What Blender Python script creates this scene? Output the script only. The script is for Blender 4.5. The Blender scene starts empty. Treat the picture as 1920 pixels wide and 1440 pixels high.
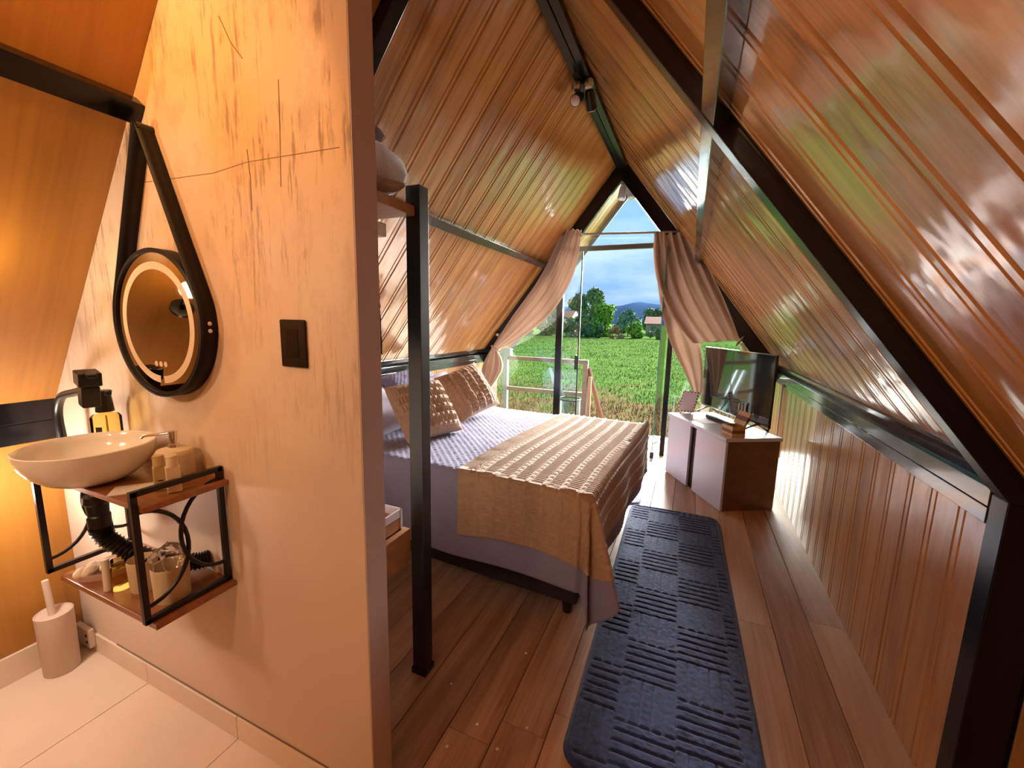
import bpy, bmesh, math, random
from mathutils import Matrix, Vector, noise as mnoise
random.seed(7)
S = bpy.context.scene
COL = S.collection

# ------------------------------------------------------------------ camera
CAM_H = 1.60
FPX = 776.4
PITCH, YAW, ROLL = 0.151775, 0.402528, -0.021788
fw = Vector((-math.sin(YAW)*math.cos(PITCH), math.cos(YAW)*math.cos(PITCH), -math.sin(PITCH)))
rt = fw.cross(Vector((0, 0, 1))).normalized()
dn = fw.cross(rt)
cr, sr = math.cos(ROLL), math.sin(ROLL)
c_right = cr*rt + sr*dn
c_down = -sr*rt + cr*dn
cd = bpy.data.cameras.new('camera'); cam = bpy.data.objects.new('camera', cd); COL.objects.link(cam)
m = Matrix.Identity(4)
for i in range(3):
    m[i][0] = c_right[i]; m[i][1] = -c_down[i]; m[i][2] = -fw[i]
m[2][3] = CAM_H
cam.matrix_world = m
cd.sensor_width = 36.0; cd.lens = FPX/1920*36.0; cd.clip_start = 0.02; cd.clip_end = 3000
S.camera = cam

# ------------------------------------------------------------------ world, sun, exposure
W = bpy.data.worlds.new('sky'); S.world = W; W.use_nodes = True
nt = W.node_tree; nt.nodes.clear()
def wn(t): return nt.nodes.new(t)
tc = wn('ShaderNodeTexCoord'); sep = wn('ShaderNodeSeparateXYZ'); nt.links.new(tc.outputs['Generated'], sep.inputs[0])
ramp = wn('ShaderNodeValToRGB'); nt.links.new(sep.outputs['Z'], ramp.inputs[0])
cr_ = ramp.color_ramp
cr_.elements[0].position = 0.0; cr_.elements[0].color = (0.26, 0.44, 0.72, 1)
cr_.elements[1].position = 1.0; cr_.elements[1].color = (0.16, 0.36, 0.80, 1)
for p, c in ((0.08, (0.25, 0.45, 0.80, 1)), (0.22, (0.34, 0.60, 0.88, 1)), (0.42, (0.20, 0.45, 0.88, 1))):
    e = cr_.elements.new(p); e.color = c
mp = wn('ShaderNodeMapping'); nt.links.new(tc.outputs['Generated'], mp.inputs[0]); mp.inputs['Scale'].default_value = (2.2, 2.2, 9.0)
nz = wn('ShaderNodeTexNoise'); nt.links.new(mp.outputs[0], nz.inputs['Vector'])
nz.inputs['Scale'].default_value = 1.6; nz.inputs['Detail'].default_value = 7; nz.inputs['Roughness'].default_value = 0.55
r2 = wn('ShaderNodeValToRGB'); nt.links.new(nz.outputs['Fac'], r2.inputs[0])
r2.color_ramp.elements[0].position = 0.44; r2.color_ramp.elements[0].color = (0, 0, 0, 1)
r2.color_ramp.elements[1].position = 0.68; r2.color_ramp.elements[1].color = (0.75, 0.75, 0.75, 1)
mx = wn('ShaderNodeMix'); mx.data_type = 'RGBA'
nt.links.new(r2.outputs[0], mx.inputs['Factor']); nt.links.new(ramp.outputs[0], mx.inputs['A']); mx.inputs['B'].default_value = (0.62, 0.80, 0.95, 1)
bg = wn('ShaderNodeBackground'); nt.links.new(mx.outputs['Result'], bg.inputs[0]); bg.inputs[1].default_value = 1.1
wo = wn('ShaderNodeOutputWorld'); nt.links.new(bg.outputs[0], wo.inputs[0])

SUN_DIR = Vector((0.22, 1.0, 0.27))          # towards the bright part of the cloudy sky
sd = bpy.data.lights.new('sun', 'SUN'); sun = bpy.data.objects.new('sun', sd); COL.objects.link(sun)
sd.energy = 56.0; sd.angle = math.radians(50); sd.color = (1.0, 0.95, 0.90)
sun.rotation_euler = SUN_DIR.to_track_quat('Z', 'Y').to_euler(); sun.location = (6, 20, 9)

S.view_settings.view_transform = 'Standard'
S.view_settings.look = 'None'
S.view_settings.exposure = 0.25
S.view_settings.gamma = 1.0
S.view_settings.use_curve_mapping = False

LAMP_UP, LAMP_LOW, LAMP_ROOM, LAMP_SPOT, LAMP_FILL = 60.0, 200.0, 300.0, 20.0, 125.0               # lamp strengths; the last is an added fill globe
# ------------------------------------------------------------------ helpers
def tag(o, label=None, cat=None, group=None, kind=None):
    if label: o['label'] = label
    if cat: o['category'] = cat
    if group: o['group'] = group
    if kind: o['kind'] = kind
    return o
def empty(name, loc, label=None, cat=None, group=None, kind=None):
    o = bpy.data.objects.new(name, None); COL.objects.link(o); o.location = loc
    o.empty_display_size = 0.05
    return tag(o, label, cat, group, kind)
def wloc(o):
    v = Vector((0, 0, 0))
    while o is not None:
        v += o.location; o = o.parent
    return v
class MB:
    def __init__(s): s.v = []; s.f = []
    def add(s, vs, fs):
        n = len(s.v); s.v += [Vector(p) for p in vs]; s.f += [tuple(i+n for i in f) for f in fs]; return s
    def box(s, lo, hi, M=None):
        x0, y0, z0 = lo; x1, y1, z1 = hi
        vs = [Vector(p) for p in ((x0,y0,z0),(x1,y0,z0),(x1,y1,z0),(x0,y1,z0),(x0,y0,z1),(x1,y0,z1),(x1,y1,z1),(x0,y1,z1))]
        if M is not None: vs = [M @ p for p in vs]
        return s.add(vs, [(0,3,2,1),(4,5,6,7),(0,1,5,4),(1,2,6,5),(2,3,7,6),(3,0,4,7)])
    def bar(s, a, b, w, h, up=(0, 0, 1)):
        a = Vector(a); b = Vector(b); d = (b-a); L = d.length; d.normalize()
        u = Vector(up); u = (u - d*u.dot(d))
        if u.length < 1e-4: u = Vector((1, 0, 0)) - d*d.x
        u.normalize(); r = d.cross(u)
        M = Matrix(((r.x, d.x, u.x, a.x), (r.y, d.y, u.y, a.y), (r.z, d.z, u.z, a.z), (0, 0, 0, 1)))
        return s.box((-w/2, 0, -h/2), (w/2, L, h/2), M)
    def prism(s, pts, axis, lo, hi):
        # pts 2D polygon (counter clockwise), extruded on an axis; x: (y,z)  y: (x,z)  z: (x,y)
        def mk(p, t):
            return {'x': (t, p[0], p[1]), 'y': (p[0], t, p[1]), 'z': (p[0], p[1], t)}[axis]
        n = len(pts); vs = [mk(p, lo) for p in pts] + [mk(p, hi) for p in pts]
        fs = [tuple(range(n))[::-1], tuple(range(n, 2*n))] + [(i, (i+1) % n, n+(i+1) % n, n+i) for i in range(n)]
        return s.add(vs, fs)
    def tube(s, path, r, seg=10, closed=False, caps=True):
        P = [Vector(p) for p in path]; n = len(P); rs = r if isinstance(r, (list, tuple)) else [r]*n
        rings = []; u = None
        for i in range(n):
            if closed: t = P[(i+1) % n]-P[i-1]
            else: t = P[min(i+1, n-1)]-P[max(i-1, 0)]
            t.normalize()
            if u is None:
                u = Vector((0, 0, 1)) if abs(t.z) < 0.9 else Vector((1, 0, 0))
            u = (u - t*u.dot(t)).normalized(); w = t.cross(u)
            rings.append([P[i]+(u*math.cos(2*math.pi*k/seg)+w*math.sin(2*math.pi*k/seg))*rs[i] for k in range(seg)])
        vs = [p for g in rings for p in g]; fs = []
        for i in range(n if closed else n-1):
            j = (i+1) % n
            for k in range(seg):
                l = (k+1) % seg
                fs.append((i*seg+k, i*seg+l, j*seg+l, j*seg+k))
        if caps and not closed:
            fs.append(tuple(range(seg))[::-1]); fs.append(tuple((n-1)*seg+k for k in range(seg)))
        return s.add(vs, fs)
    def lathe(s, prof, c, seg=32, M=None, sx=1, sy=1):
        # prof: (r,z) list; spun on z through c
        c = Vector(c); vs = []; fs = []
        for r, z in prof:
            for k in range(seg):
                a = 2*math.pi*k/seg
                p = Vector((max(r, 1e-5)*math.cos(a)*sx, max(r, 1e-5)*math.sin(a)*sy, z))
                if M is not None: p = M @ p
                vs.append(p+c)
        for i in range(len(prof)-1):
            for k in range(seg):
                l = (k+1) % seg
                fs.append((i*seg+k, i*seg+l, (i+1)*seg+l, (i+1)*seg+k))
        return s.add(vs, fs)
    def sphere(s, c, r, seg=12, rings=8, sc=(1, 1, 1)):
        prof = []
        for i in range(rings+1):
            a = -math.pi/2+math.pi*i/rings
            prof.append((r*math.cos(a), r*math.sin(a)))
        M = Matrix.Diagonal(Vector((sc[0], sc[1], sc[2], 1)))
        return s.lathe(prof, c, seg, M)
    def grid(s, nu, nv, fn, closed_u=False):
        vs = [fn(i/(nu-1) if not closed_u else i/nu, j/(nv-1)) for i in range(nu) for j in range(nv)]
        fs = []
        for i in range(nu if closed_u else nu-1):
            k = (i+1) % nu
            for j in range(nv-1):
                fs.append((i*nv+j, k*nv+j, k*nv+j+1, i*nv+j+1))
        return s.add(vs, fs)
    def mesh(s, name, off=(0, 0, 0), smooth=False, fix=True):
        off = Vector(off); me = bpy.data.meshes.new(name)
        me.from_pydata([p-off for p in s.v], [], s.f)
        if fix:
            bm = bmesh.new(); bm.from_mesh(me)
            bmesh.ops.remove_doubles(bm, verts=bm.verts, dist=1e-5)
            bmesh.ops.recalc_face_normals(bm, faces=bm.faces); bm.to_mesh(me); bm.free()
        if smooth:
            me.polygons.foreach_set('use_smooth', [True]*len(me.polygons))
            if smooth is not True: me.set_sharp_from_angle(angle=math.radians(smooth))
        me.update(); return me
    def build(s, name, mat, parent=None, smooth=False, bevel=0, solid=0, fix=True):
        off = wloc(parent) if parent is not None else Vector((0, 0, 0))
        o = bpy.data.objects.new(name, s.mesh(name, off, smooth, fix)); COL.objects.link(o)
        if parent is not None: o.parent = parent
        if mat: o.data.materials.append(mat)
        if solid:
            md = o.modifiers.new('solid', 'SOLIDIFY'); md.thickness = abs(solid); md.offset = -1 if solid > 0 else 1
        if bevel:
            md = o.modifiers.new('bevel', 'BEVEL'); md.width = bevel; md.segments = 2; md.limit_method = 'ANGLE'; md.angle_limit = math.radians(40)
        return o
def inst(name, me, mat, parent, M):
    o = bpy.data.objects.new(name, me); COL.objects.link(o)
    if mat and not me.materials: me.materials.append(mat)
    if parent is not None:
        o.parent = parent; M = Matrix.Translation(-wloc(parent)) @ M
    o.matrix_local = M
    return o
def fbm(p, o=3):
    return mnoise.fractal(Vector(p), 1.0, 2.0, o)
def lerp(a, b, t): return a+(b-a)*t
def smooth01(t):
    t = max(0.0, min(1.0, t)); return t*t*(3-2*t)
def spline(pts, t):
    # catmull-rom over list of vectors
    n = len(pts)-1; x = max(0, min(0.99999, t))*n; i = int(x); f = x-i
    p = [Vector(pts[max(0, min(n, i+k))]) for k in (-1, 0, 1, 2)]
    return 0.5*((2*p[1])+(p[2]-p[0])*f+(2*p[0]-5*p[1]+4*p[2]-p[3])*f*f+(3*p[1]-p[0]-3*p[2]+p[3])*f**3)

# ------------------------------------------------------------------ materials
def newmat(name):
    mt = bpy.data.materials.new(name); mt.use_nodes = True
    t = mt.node_tree; b = t.nodes['Principled BSDF']
    return mt, t, b
def nd(t, typ, **kw):
    n = t.nodes.new(typ)
    for k, v in kw.items(): n.inputs[k].default_value = v
    return n
def plain(name, col, rough=0.5, metal=0.0, coat=0.0, spec=0.5, sheen=0.0, bump=0.0, bscale=200.0, vary=0.0, vscale=6.0, sub=0.0):
    mt, t, b = newmat(name)
    b.inputs['Base Color'].default_value = (*col, 1); b.inputs['Roughness'].default_value = rough
    b.inputs['Metallic'].default_value = metal; b.inputs['Coat Weight'].default_value = coat; b.inputs['Coat Roughness'].default_value = 0.08
    b.inputs['Specular IOR Level'].default_value = spec; b.inputs['Sheen Weight'].default_value = sheen
    if bump or vary: tcn = nd(t, 'ShaderNodeTexCoord')
    if bump:
        n = nd(t, 'ShaderNodeTexNoise', Scale=bscale, Detail=3.0); t.links.new(tcn.outputs['Object'], n.inputs['Vector'])
        bp = nd(t, 'ShaderNodeBump', Strength=bump, Distance=0.002); t.links.new(n.outputs['Fac'], bp.inputs['Height']); t.links.new(bp.outputs[0], b.inputs['Normal'])
    if vary:
        n = nd(t, 'ShaderNodeTexNoise', Scale=vscale, Detail=4.0); t.links.new(tcn.outputs['Object'], n.inputs['Vector'])
        r = t.nodes.new('ShaderNodeValToRGB'); t.links.new(n.outputs['Fac'], r.inputs[0])
        r.color_ramp.elements[0].position = 0.3; r.color_ramp.elements[1].position = 0.7
        r.color_ramp.elements[0].color = (*[c*(1-vary) for c in col], 1); r.color_ramp.elements[1].color = (*[min(1, c*(1+vary)) for c in col], 1)
        t.links.new(r.outputs[0], b.inputs['Base Color'])
    return mt
def wood(name, dark, mid, light, rough=0.3, coat=0.6, coat_rough=0.12, scale=1.0, wav=0.05, spread=0.5, ior=1.5, wavscale=4.0):
    # grain runs along local X; each plank gets its own offset and tone
    mt, t, b = newmat(name); L = t.links.new
    tcn = nd(t, 'ShaderNodeTexCoord'); oi = nd(t, 'ShaderNodeObjectInfo')
    mul = nd(t, 'ShaderNodeMath'); mul.operation = 'MULTIPLY'; L(oi.outputs['Random'], mul.inputs[0]); mul.inputs[1].default_value = 57.0
    cmb = nd(t, 'ShaderNodeCombineXYZ'); L(mul.outputs[0], cmb.inputs[0]); L(mul.outputs[0], cmb.inputs[1])
    ad = nd(t, 'ShaderNodeVectorMath'); ad.operation = 'ADD'; L(tcn.outputs['Object'], ad.inputs[0]); L(cmb.outputs[0], ad.inputs[1])
    m1 = nd(t, 'ShaderNodeMapping'); L(ad.outputs[0], m1.inputs[0]); m1.inputs['Scale'].default_value = (0.9*scale, 9*scale, 9*scale)
    n1 = nd(t, 'ShaderNodeTexNoise', Scale=1.6, Detail=6.0, Roughness=0.6, Distortion=0.6); L(m1.outputs[0], n1.inputs['Vector'])
    m2 = nd(t, 'ShaderNodeMapping'); L(ad.outputs[0], m2.inputs[0]); m2.inputs['Scale'].default_value = (2.5*scale, 90*scale, 90*scale)
    n2 = nd(t, 'ShaderNodeTexNoise', Scale=1.0, Detail=3.0, Roughness=0.6); L(m2.outputs[0], n2.inputs['Vector'])
    mixf = nd(t, 'ShaderNodeMix'); mixf.data_type = 'FLOAT'; mixf.inputs['Factor'].default_value = 0.35
    L(n1.outputs['Fac'], mixf.inputs['A']); L(n2.outputs['Fac'], mixf.inputs['B'])
    rnd = nd(t, 'ShaderNodeMapRange'); L(oi.outputs['Random'], rnd.inputs[0]); rnd.inputs[3].default_value = -0.09*spread*2; rnd.inputs[4].default_value = 0.09*spread*2
    sm = nd(t, 'ShaderNodeMath'); sm.operation = 'ADD'; L(mixf.outputs['Result'], sm.inputs[0]); L(rnd.outputs[0], sm.inputs[1])
    r = t.nodes.new('ShaderNodeValToRGB'); L(sm.outputs[0], r.inputs[0])
    e = r.color_ramp.elements; e[0].position = 0.30; e[0].color = (*dark, 1); e[1].position = 0.72; e[1].color = (*light, 1)
    x = e.new(0.5); x.color = (*mid, 1)
    L(r.outputs[0], b.inputs['Base Color'])
    b.inputs['Roughness'].default_value = rough; b.inputs['IOR'].default_value = 1.5
    b.inputs['Coat Weight'].default_value = coat; b.inputs['Coat Roughness'].default_value = coat_rough; b.inputs['Coat IOR'].default_value = ior
    m3 = nd(t, 'ShaderNodeMapping'); L(ad.outputs[0], m3.inputs[0]); m3.inputs['Scale'].default_value = (0.5, 1.3, 1.3)
    n3 = nd(t, 'ShaderNodeTexNoise', Scale=wavscale, Detail=2.0); L(m3.outputs[0], n3.inputs['Vector'])
    bp = nd(t, 'ShaderNodeBump', Strength=wav, Distance=0.1); L(n3.outputs['Fac'], bp.inputs['Height'])
    bp2 = nd(t, 'ShaderNodeBump', Strength=0.02, Distance=0.002); L(n2.outputs['Fac'], bp2.inputs['Height']); L(bp.outputs[0], bp2.inputs['Normal'])
    L(bp2.outputs[0], b.inputs['Normal']); L(bp.outputs[0], b.inputs['Coat Normal'])
    return mt
def glassmat(name, tint=(0.93, 0.98, 0.96), rough=0.0, ior=1.5, refl=1.0):
    mt, t, b = newmat(name); L = t.links.new; t.nodes.remove(b)
    out = [n for n in t.nodes if n.type == 'OUTPUT_MATERIAL'][0]
    tr = nd(t, 'ShaderNodeBsdfTransparent', Color=(*tint, 1)); gl = nd(t, 'ShaderNodeBsdfGlossy', Roughness=rough, Color=(refl, refl, refl, 1))
    fr = nd(t, 'ShaderNodeFresnel', IOR=ior); ms = nd(t, 'ShaderNodeMixShader')
    L(fr.outputs[0], ms.inputs[0]); L(tr.outputs[0], ms.inputs[1]); L(gl.outputs[0], ms.inputs[2]); L(ms.outputs[0], out.inputs[0])
    return mt
def emit(name, col, st):
    mt, t, b = newmat(name)
    b.inputs['Base Color'].default_value = (*col, 1); b.inputs['Emission Color'].default_value = (*col, 1); b.inputs['Emission Strength'].default_value = st
    return mt

MW = wood('varnished_slope_wood', (0.28, 0.105, 0.020), (0.54, 0.24, 0.050), (0.68, 0.36, 0.095), rough=0.36, coat=1.0, coat_rough=0.10, wav=0.10, ior=1.85)
MK = wood('varnished_wall_wood', (0.27, 0.11, 0.028), (0.46, 0.215, 0.06), (0.56, 0.29, 0.09), rough=0.3, coat=0.8, coat_rough=0.13, wav=0.06, ior=1.55)
MF = wood('floor_wood', (0.27, 0.130, 0.066), (0.44, 0.250, 0.148), (0.55, 0.345, 0.228), rough=0.5, coat=0.08, coat_rough=0.3, wav=0.03, spread=0.7, scale=0.8)
MD = wood('deck_wood', (0.14, 0.10, 0.085), (0.19, 0.145, 0.125), (0.23, 0.185, 0.165), rough=0.6, coat=0.1, wav=0.02)
MBP = wood('bathroom_panel_wood', (0.27, 0.11, 0.018), (0.38, 0.165, 0.026), (0.45, 0.205, 0.036), rough=0.42, coat=0.15, coat_rough=0.3, wav=0.02, scale=0.55, spread=0.0)
MSH = wood('shelf_board_wood', (0.15, 0.05, 0.018), (0.27, 0.10, 0.038), (0.36, 0.16, 0.06), rough=0.35, coat=0.4, wav=0.02, scale=2.0)
MRK = wood('rack_board_wood', (0.24, 0.10, 0.04), (0.36, 0.165, 0.07), (0.44, 0.22, 0.10), rough=0.4, coat=0.3, wav=0.02)
MBX = wood('trinket_box_wood', (0.30, 0.15, 0.05), (0.48, 0.27, 0.10), (0.58, 0.36, 0.16), rough=0.4, coat=0.3, wav=0.02, scale=6)
MBXD = plain('trinket_box_dark_inlay', (0.13, 0.045, 0.02), 0.4)
MPAL = wood('pale_post_wood', (0.22, 0.09, 0.045), (0.28, 0.13, 0.07), (0.33, 0.17, 0.10), rough=0.6, coat=0.0, wav=0.0)
MRAIL = wood('railing_wood', (0.09, 0.05, 0.035), (0.13, 0.075, 0.055), (0.17, 0.105, 0.08), rough=0.6, coat=0.0, wav=0.0)
BLK = plain('black_steel', (0.0025, 0.003, 0.005), 0.2, coat=0.0, spec=0.4, bump=0.02, bscale=60)
BLKG = plain('glossy_black_steel', (0.006, 0.007, 0.009), 0.2, coat=0.8, spec=0.7, bump=0.02, bscale=60)
BLKM = plain('black_matt_metal', (0.005, 0.0045, 0.005), 0.38)
BLKP = plain('black_plastic', (0.006, 0.006, 0.006), 0.35)
GREYM = plain('grey_painted_post', (0.14, 0.17, 0.18), 0.5)
GALV = plain('galvanised_brace', (0.28, 0.36, 0.40), 0.35, metal=0.5)
GREYEDGE = plain('partition_end_grey', (0.50, 0.41, 0.38), 0.75, bump=0.15, bscale=400)  # greyer than the plaster on the wall's broad face
TILE = plain('cream_floor_tile', (0.74, 0.62, 0.51), 0.42, spec=0.4, vary=0.05, vscale=3)
GROUT = plain('dark_grout', (0.20, 0.15, 0.11), 0.9)
WHITEC = plain('white_ceramic', (0.80, 0.76, 0.70), 0.14, coat=0.5)
LILAC = plain('lilac_cotton', (0.235, 0.228, 0.36), 0.9, sheen=0.1, bump=0.25, bscale=500, vary=0.06, vscale=5)
LILAC2 = plain('lilac_pillowcase', (0.38, 0.33, 0.43), 0.85, sheen=0.25, bump=0.2, bscale=400)
KNIT = plain('tan_knit_wool', (0.40, 0.265, 0.165), 0.9, sheen=0.3, bump=0.5, bscale=350, vary=0.12, vscale=40)
KNITC = plain('tan_cushion_knit', (0.45, 0.29, 0.18), 0.9, sheen=0.3, bump=0.5, bscale=350, vary=0.12, vscale=40)
CURT = plain('beige_curtain_cloth', (0.64, 0.52, 0.44), 0.9, sheen=0.2, bump=0.2, bscale=600, vary=0.05)
_t = CURT.node_tree; _tr = _t.nodes.new('ShaderNodeBsdfTranslucent'); _tr.inputs[0].default_value = (0.62, 0.48, 0.40, 1); _ms = _t.nodes.new('ShaderNodeMixShader'); _ms.inputs[0].default_value = 0.28
_o = [n for n in _t.nodes if n.type == 'OUTPUT_MATERIAL'][0]; _t.links.new(_t.nodes['Principled BSDF'].outputs[0], _ms.inputs[1]); _t.links.new(_tr.outputs[0], _ms.inputs[2]); _t.links.new(_ms.outputs[0], _o.inputs[0])
RUGM = plain('navy_pile', (0.015, 0.034, 0.125), 0.95, sheen=0.25, bump=0.9, bscale=420, vary=0.45, vscale=35)
RUG2 = plain('grey_blue_pile', (0.20, 0.23, 0.32), 0.92, sheen=0.4, bump=0.6, bscale=300, vary=0.3, vscale=30)
BASEF = plain('dark_bed_base_fabric', (0.016, 0.014, 0.022), 0.9, bump=0.3, bscale=500)
CABW = plain('white_cabinet_laminate', (0.52, 0.53, 0.68), 0.3, spec=0.4)
CABS = wood('shaded_cabinet_side', (0.10, 0.038, 0.018), (0.15, 0.058, 0.028), (0.19, 0.078, 0.038), rough=0.45, coat=0.2, wav=0.0)  # shade on the white side put into the colour as dark brown
GLASS = glassmat('clear_pane_glass', (0.90, 0.97, 0.95))
GLEDGE = plain('green_glass_edge', (0.05, 0.30, 0.24), 0.15)
FLUTE = glassmat('flute_glass', (0.93, 0.95, 0.95), 0.02, 1.45)
SCREEN = plain('black_screen', (0.006, 0.006, 0.007), 0.04, coat=1.0, spec=1.0)
CHROME = plain('chrome', (0.75, 0.72, 0.68), 0.12, metal=1.0)
BRASSY = plain('silver_socket', (0.62, 0.60, 0.52), 0.22, metal=0.9)
PINKW = plain('frosted_lens', (0.72, 0.60, 0.56), 0.5)
PAPER = plain('white_paper', (0.74, 0.68, 0.62), 0.7)
CREAM = plain('cream_stoneware', (0.62, 0.52, 0.36), 0.55)
MIRR = plain('mirror_glass', (0.26, 0.20, 0.15), 0.03, metal=1.0)
FROST = plain('frosted_ring', (0.60, 0.46, 0.32), 0.5)
STRAP = plain('brown_black_leather', (0.008, 0.0045, 0.0035), 0.5, spec=0.25, bump=0.2, bscale=300)
YELLIQ = glassmat('yellow_liquid_glass', (0.90, 0.78, 0.42), 0.05, 1.15)
CLEARP = glassmat('clear_cellophane', (0.97, 0.95, 0.94), 0.18, 1.35)

# plaster with trowel scratches and ochre patches (real marks on the wall)
def plaster():
    mt, t, b = newmat('burnt_cement_plaster'); L = t.links.new
    tcn = nd(t, 'ShaderNodeTexCoord'); o = tcn.outputs['Object']
    def mapn(sc, loc=(0, 0, 0)):
        mm = nd(t, 'ShaderNodeMapping'); L(o, mm.inputs[0]); mm.inputs['Scale'].default_value = sc; mm.inputs['Location'].default_value = loc; return mm.outputs[0]
    def noise(vec, sc, det=4, rough=0.55, dist=0.0):
        n = nd(t, 'ShaderNodeTexNoise', Scale=sc, Detail=det, Roughness=rough, Distortion=dist); L(vec, n.inputs['Vector']); return n.outputs['Fac']
    def rampv(f, a, bb):
        r = t.nodes.new('ShaderNodeMapRange'); L(f, r.inputs[0]); r.inputs[1].default_value = a; r.inputs[2].default_value = bb; return r.outputs[0]
    def mulv(a, c):
        mm = nd(t, 'ShaderNodeMath'); mm.operation = 'MULTIPLY'; L(a, mm.inputs[0])
        if isinstance(c, float): mm.inputs[1].default_value = c
        else: L(c, mm.inputs[1])
        return mm.outputs[0]
    def mixc(f, a, c):
        mm = nd(t, 'ShaderNodeMix'); mm.data_type = 'RGBA'; L(f, mm.inputs['Factor'])
        if isinstance(a, tuple): mm.inputs['A'].default_value = (*a, 1)
        else: L(a, mm.inputs['A'])
        if isinstance(c, tuple): mm.inputs['B'].default_value = (*c, 1)
        else: L(c, mm.inputs['B'])
        return mm.outputs['Result']
    sep = nd(t, 'ShaderNodeSeparateXYZ'); L(o, sep.inputs[0])
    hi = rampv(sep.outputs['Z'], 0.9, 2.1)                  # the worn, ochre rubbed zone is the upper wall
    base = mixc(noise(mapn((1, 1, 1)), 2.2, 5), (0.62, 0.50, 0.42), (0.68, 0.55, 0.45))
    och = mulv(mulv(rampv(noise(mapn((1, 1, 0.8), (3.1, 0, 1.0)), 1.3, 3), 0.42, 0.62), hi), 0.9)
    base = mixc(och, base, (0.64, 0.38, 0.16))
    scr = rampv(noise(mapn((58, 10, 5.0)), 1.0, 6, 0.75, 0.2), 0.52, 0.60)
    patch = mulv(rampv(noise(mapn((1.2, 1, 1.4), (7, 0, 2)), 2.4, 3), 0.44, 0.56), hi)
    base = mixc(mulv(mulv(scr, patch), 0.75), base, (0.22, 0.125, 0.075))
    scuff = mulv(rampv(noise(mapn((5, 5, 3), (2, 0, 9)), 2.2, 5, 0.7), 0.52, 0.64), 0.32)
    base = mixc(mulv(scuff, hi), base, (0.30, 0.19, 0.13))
    L(base, b.inputs['Base Color']); b.inputs['Roughness'].default_value = 0.62
    bp = nd(t, 'ShaderNodeBump', Strength=0.25, Distance=0.004); L(noise(mapn((6, 6, 3)), 3.0, 6), bp.inputs['Height']); L(bp.outputs[0], b.inputs['Normal'])
    return mt
PLAST = plaster()

CX, T = -0.90, 1.297
TH = math.atan(T); CT, ST = math.cos(TH), math.sin(TH)
ZP, ZR, ZG, ZB = 3.53, 3.425, 3.285, 3.354     # apex heights: planks, near rafter, gable rafter, bathroom panel
XR, XL, YG, YB = 0.886, -2.69, 5.30, -1.9
Z_L0, Z_L1 = 1.01, 1.123
Y1 = 6.38                                         # eave overhang
def zL(x, zp=ZP): return zp + T*(x-CX)
def xat(z, side, zp=ZP): return CX + side*(zp-z)/T

# ---- plank meshes
def plank_mesh(name, L, w, th, groove=True, gap=0.0015, ch=0.007):
    h = w/2-gap
    if groove:
        g = -h+0.034
        prof = [(-h, -th), (h, -th), (h, -ch), (h-ch, 0), (g+0.006, 0), (g+0.002, -0.0045), (g-0.002, -0.0045), (g-0.006, 0), (-h+ch, 0), (-h, -ch)]
    else:
        prof = [(-h, -th), (h, -th), (h, -ch), (h-ch, 0), (-h+ch, 0), (-h, -ch)]
    return MB().prism(prof, 'x', 0, L).mesh(name)
def frame_mat(o, X, Y, Z):
    return Matrix(((X[0], Y[0], Z[0], o[0]), (X[1], Y[1], Z[1], o[1]), (X[2], Y[2], Z[2], o[2]), (0, 0, 0, 1)))

# ---- sloped ceilings with their planks
PITCHW = 0.183
eave = Z_L1-0.004
Ls = (ZP-eave)/ST
slope_mesh = plank_mesh('plank', Ls, PITCHW, 0.014)
for side, nm in ((-1, 'ceiling_left'), (1, 'ceiling_right')):
    b = MB()
    n_out = Vector((side*ST, 0, CT))
    a = Vector((xat(eave-0.05, side), 0, eave-0.05)); r = Vector((CX, 0, ZP))
    p = [a+n_out*0.0142, r+n_out*0.0142+Vector((0, 0, 0.0)), r+n_out*0.07+Vector((0, 0, 0.06)), a+n_out*0.07]
    b.prism([(q.x, q.z) for q in p], 'y', YB, Y1)
    c = b.build(nm, MW, None)
    tag(c, 'sloping glossy varnished plank ceiling above the %s' % ('bed' if side < 0 else 'white cabinets and right wall'), 'ceiling', kind='structure')
    X = Vector((-side*CT, 0, ST)); Z = Vector((-side*ST, 0, -CT)); Y = Z.cross(X)
    y0 = 2.071 if side < 0 else 1.197
    k0, k1 = (-6, 21) if side < 0 else (-4, 26)
    for k in range(k0, k1+1):
        y = y0+(k+0.5)*PITCHW
        if y < 0.15 or y > Y1-0.09: continue
        if side < 0 and y < 0.95: continue
        inst('plank', slope_mesh, MW, c, frame_mat((xat(eave, side), y, eave), X, Y, Z))

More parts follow.
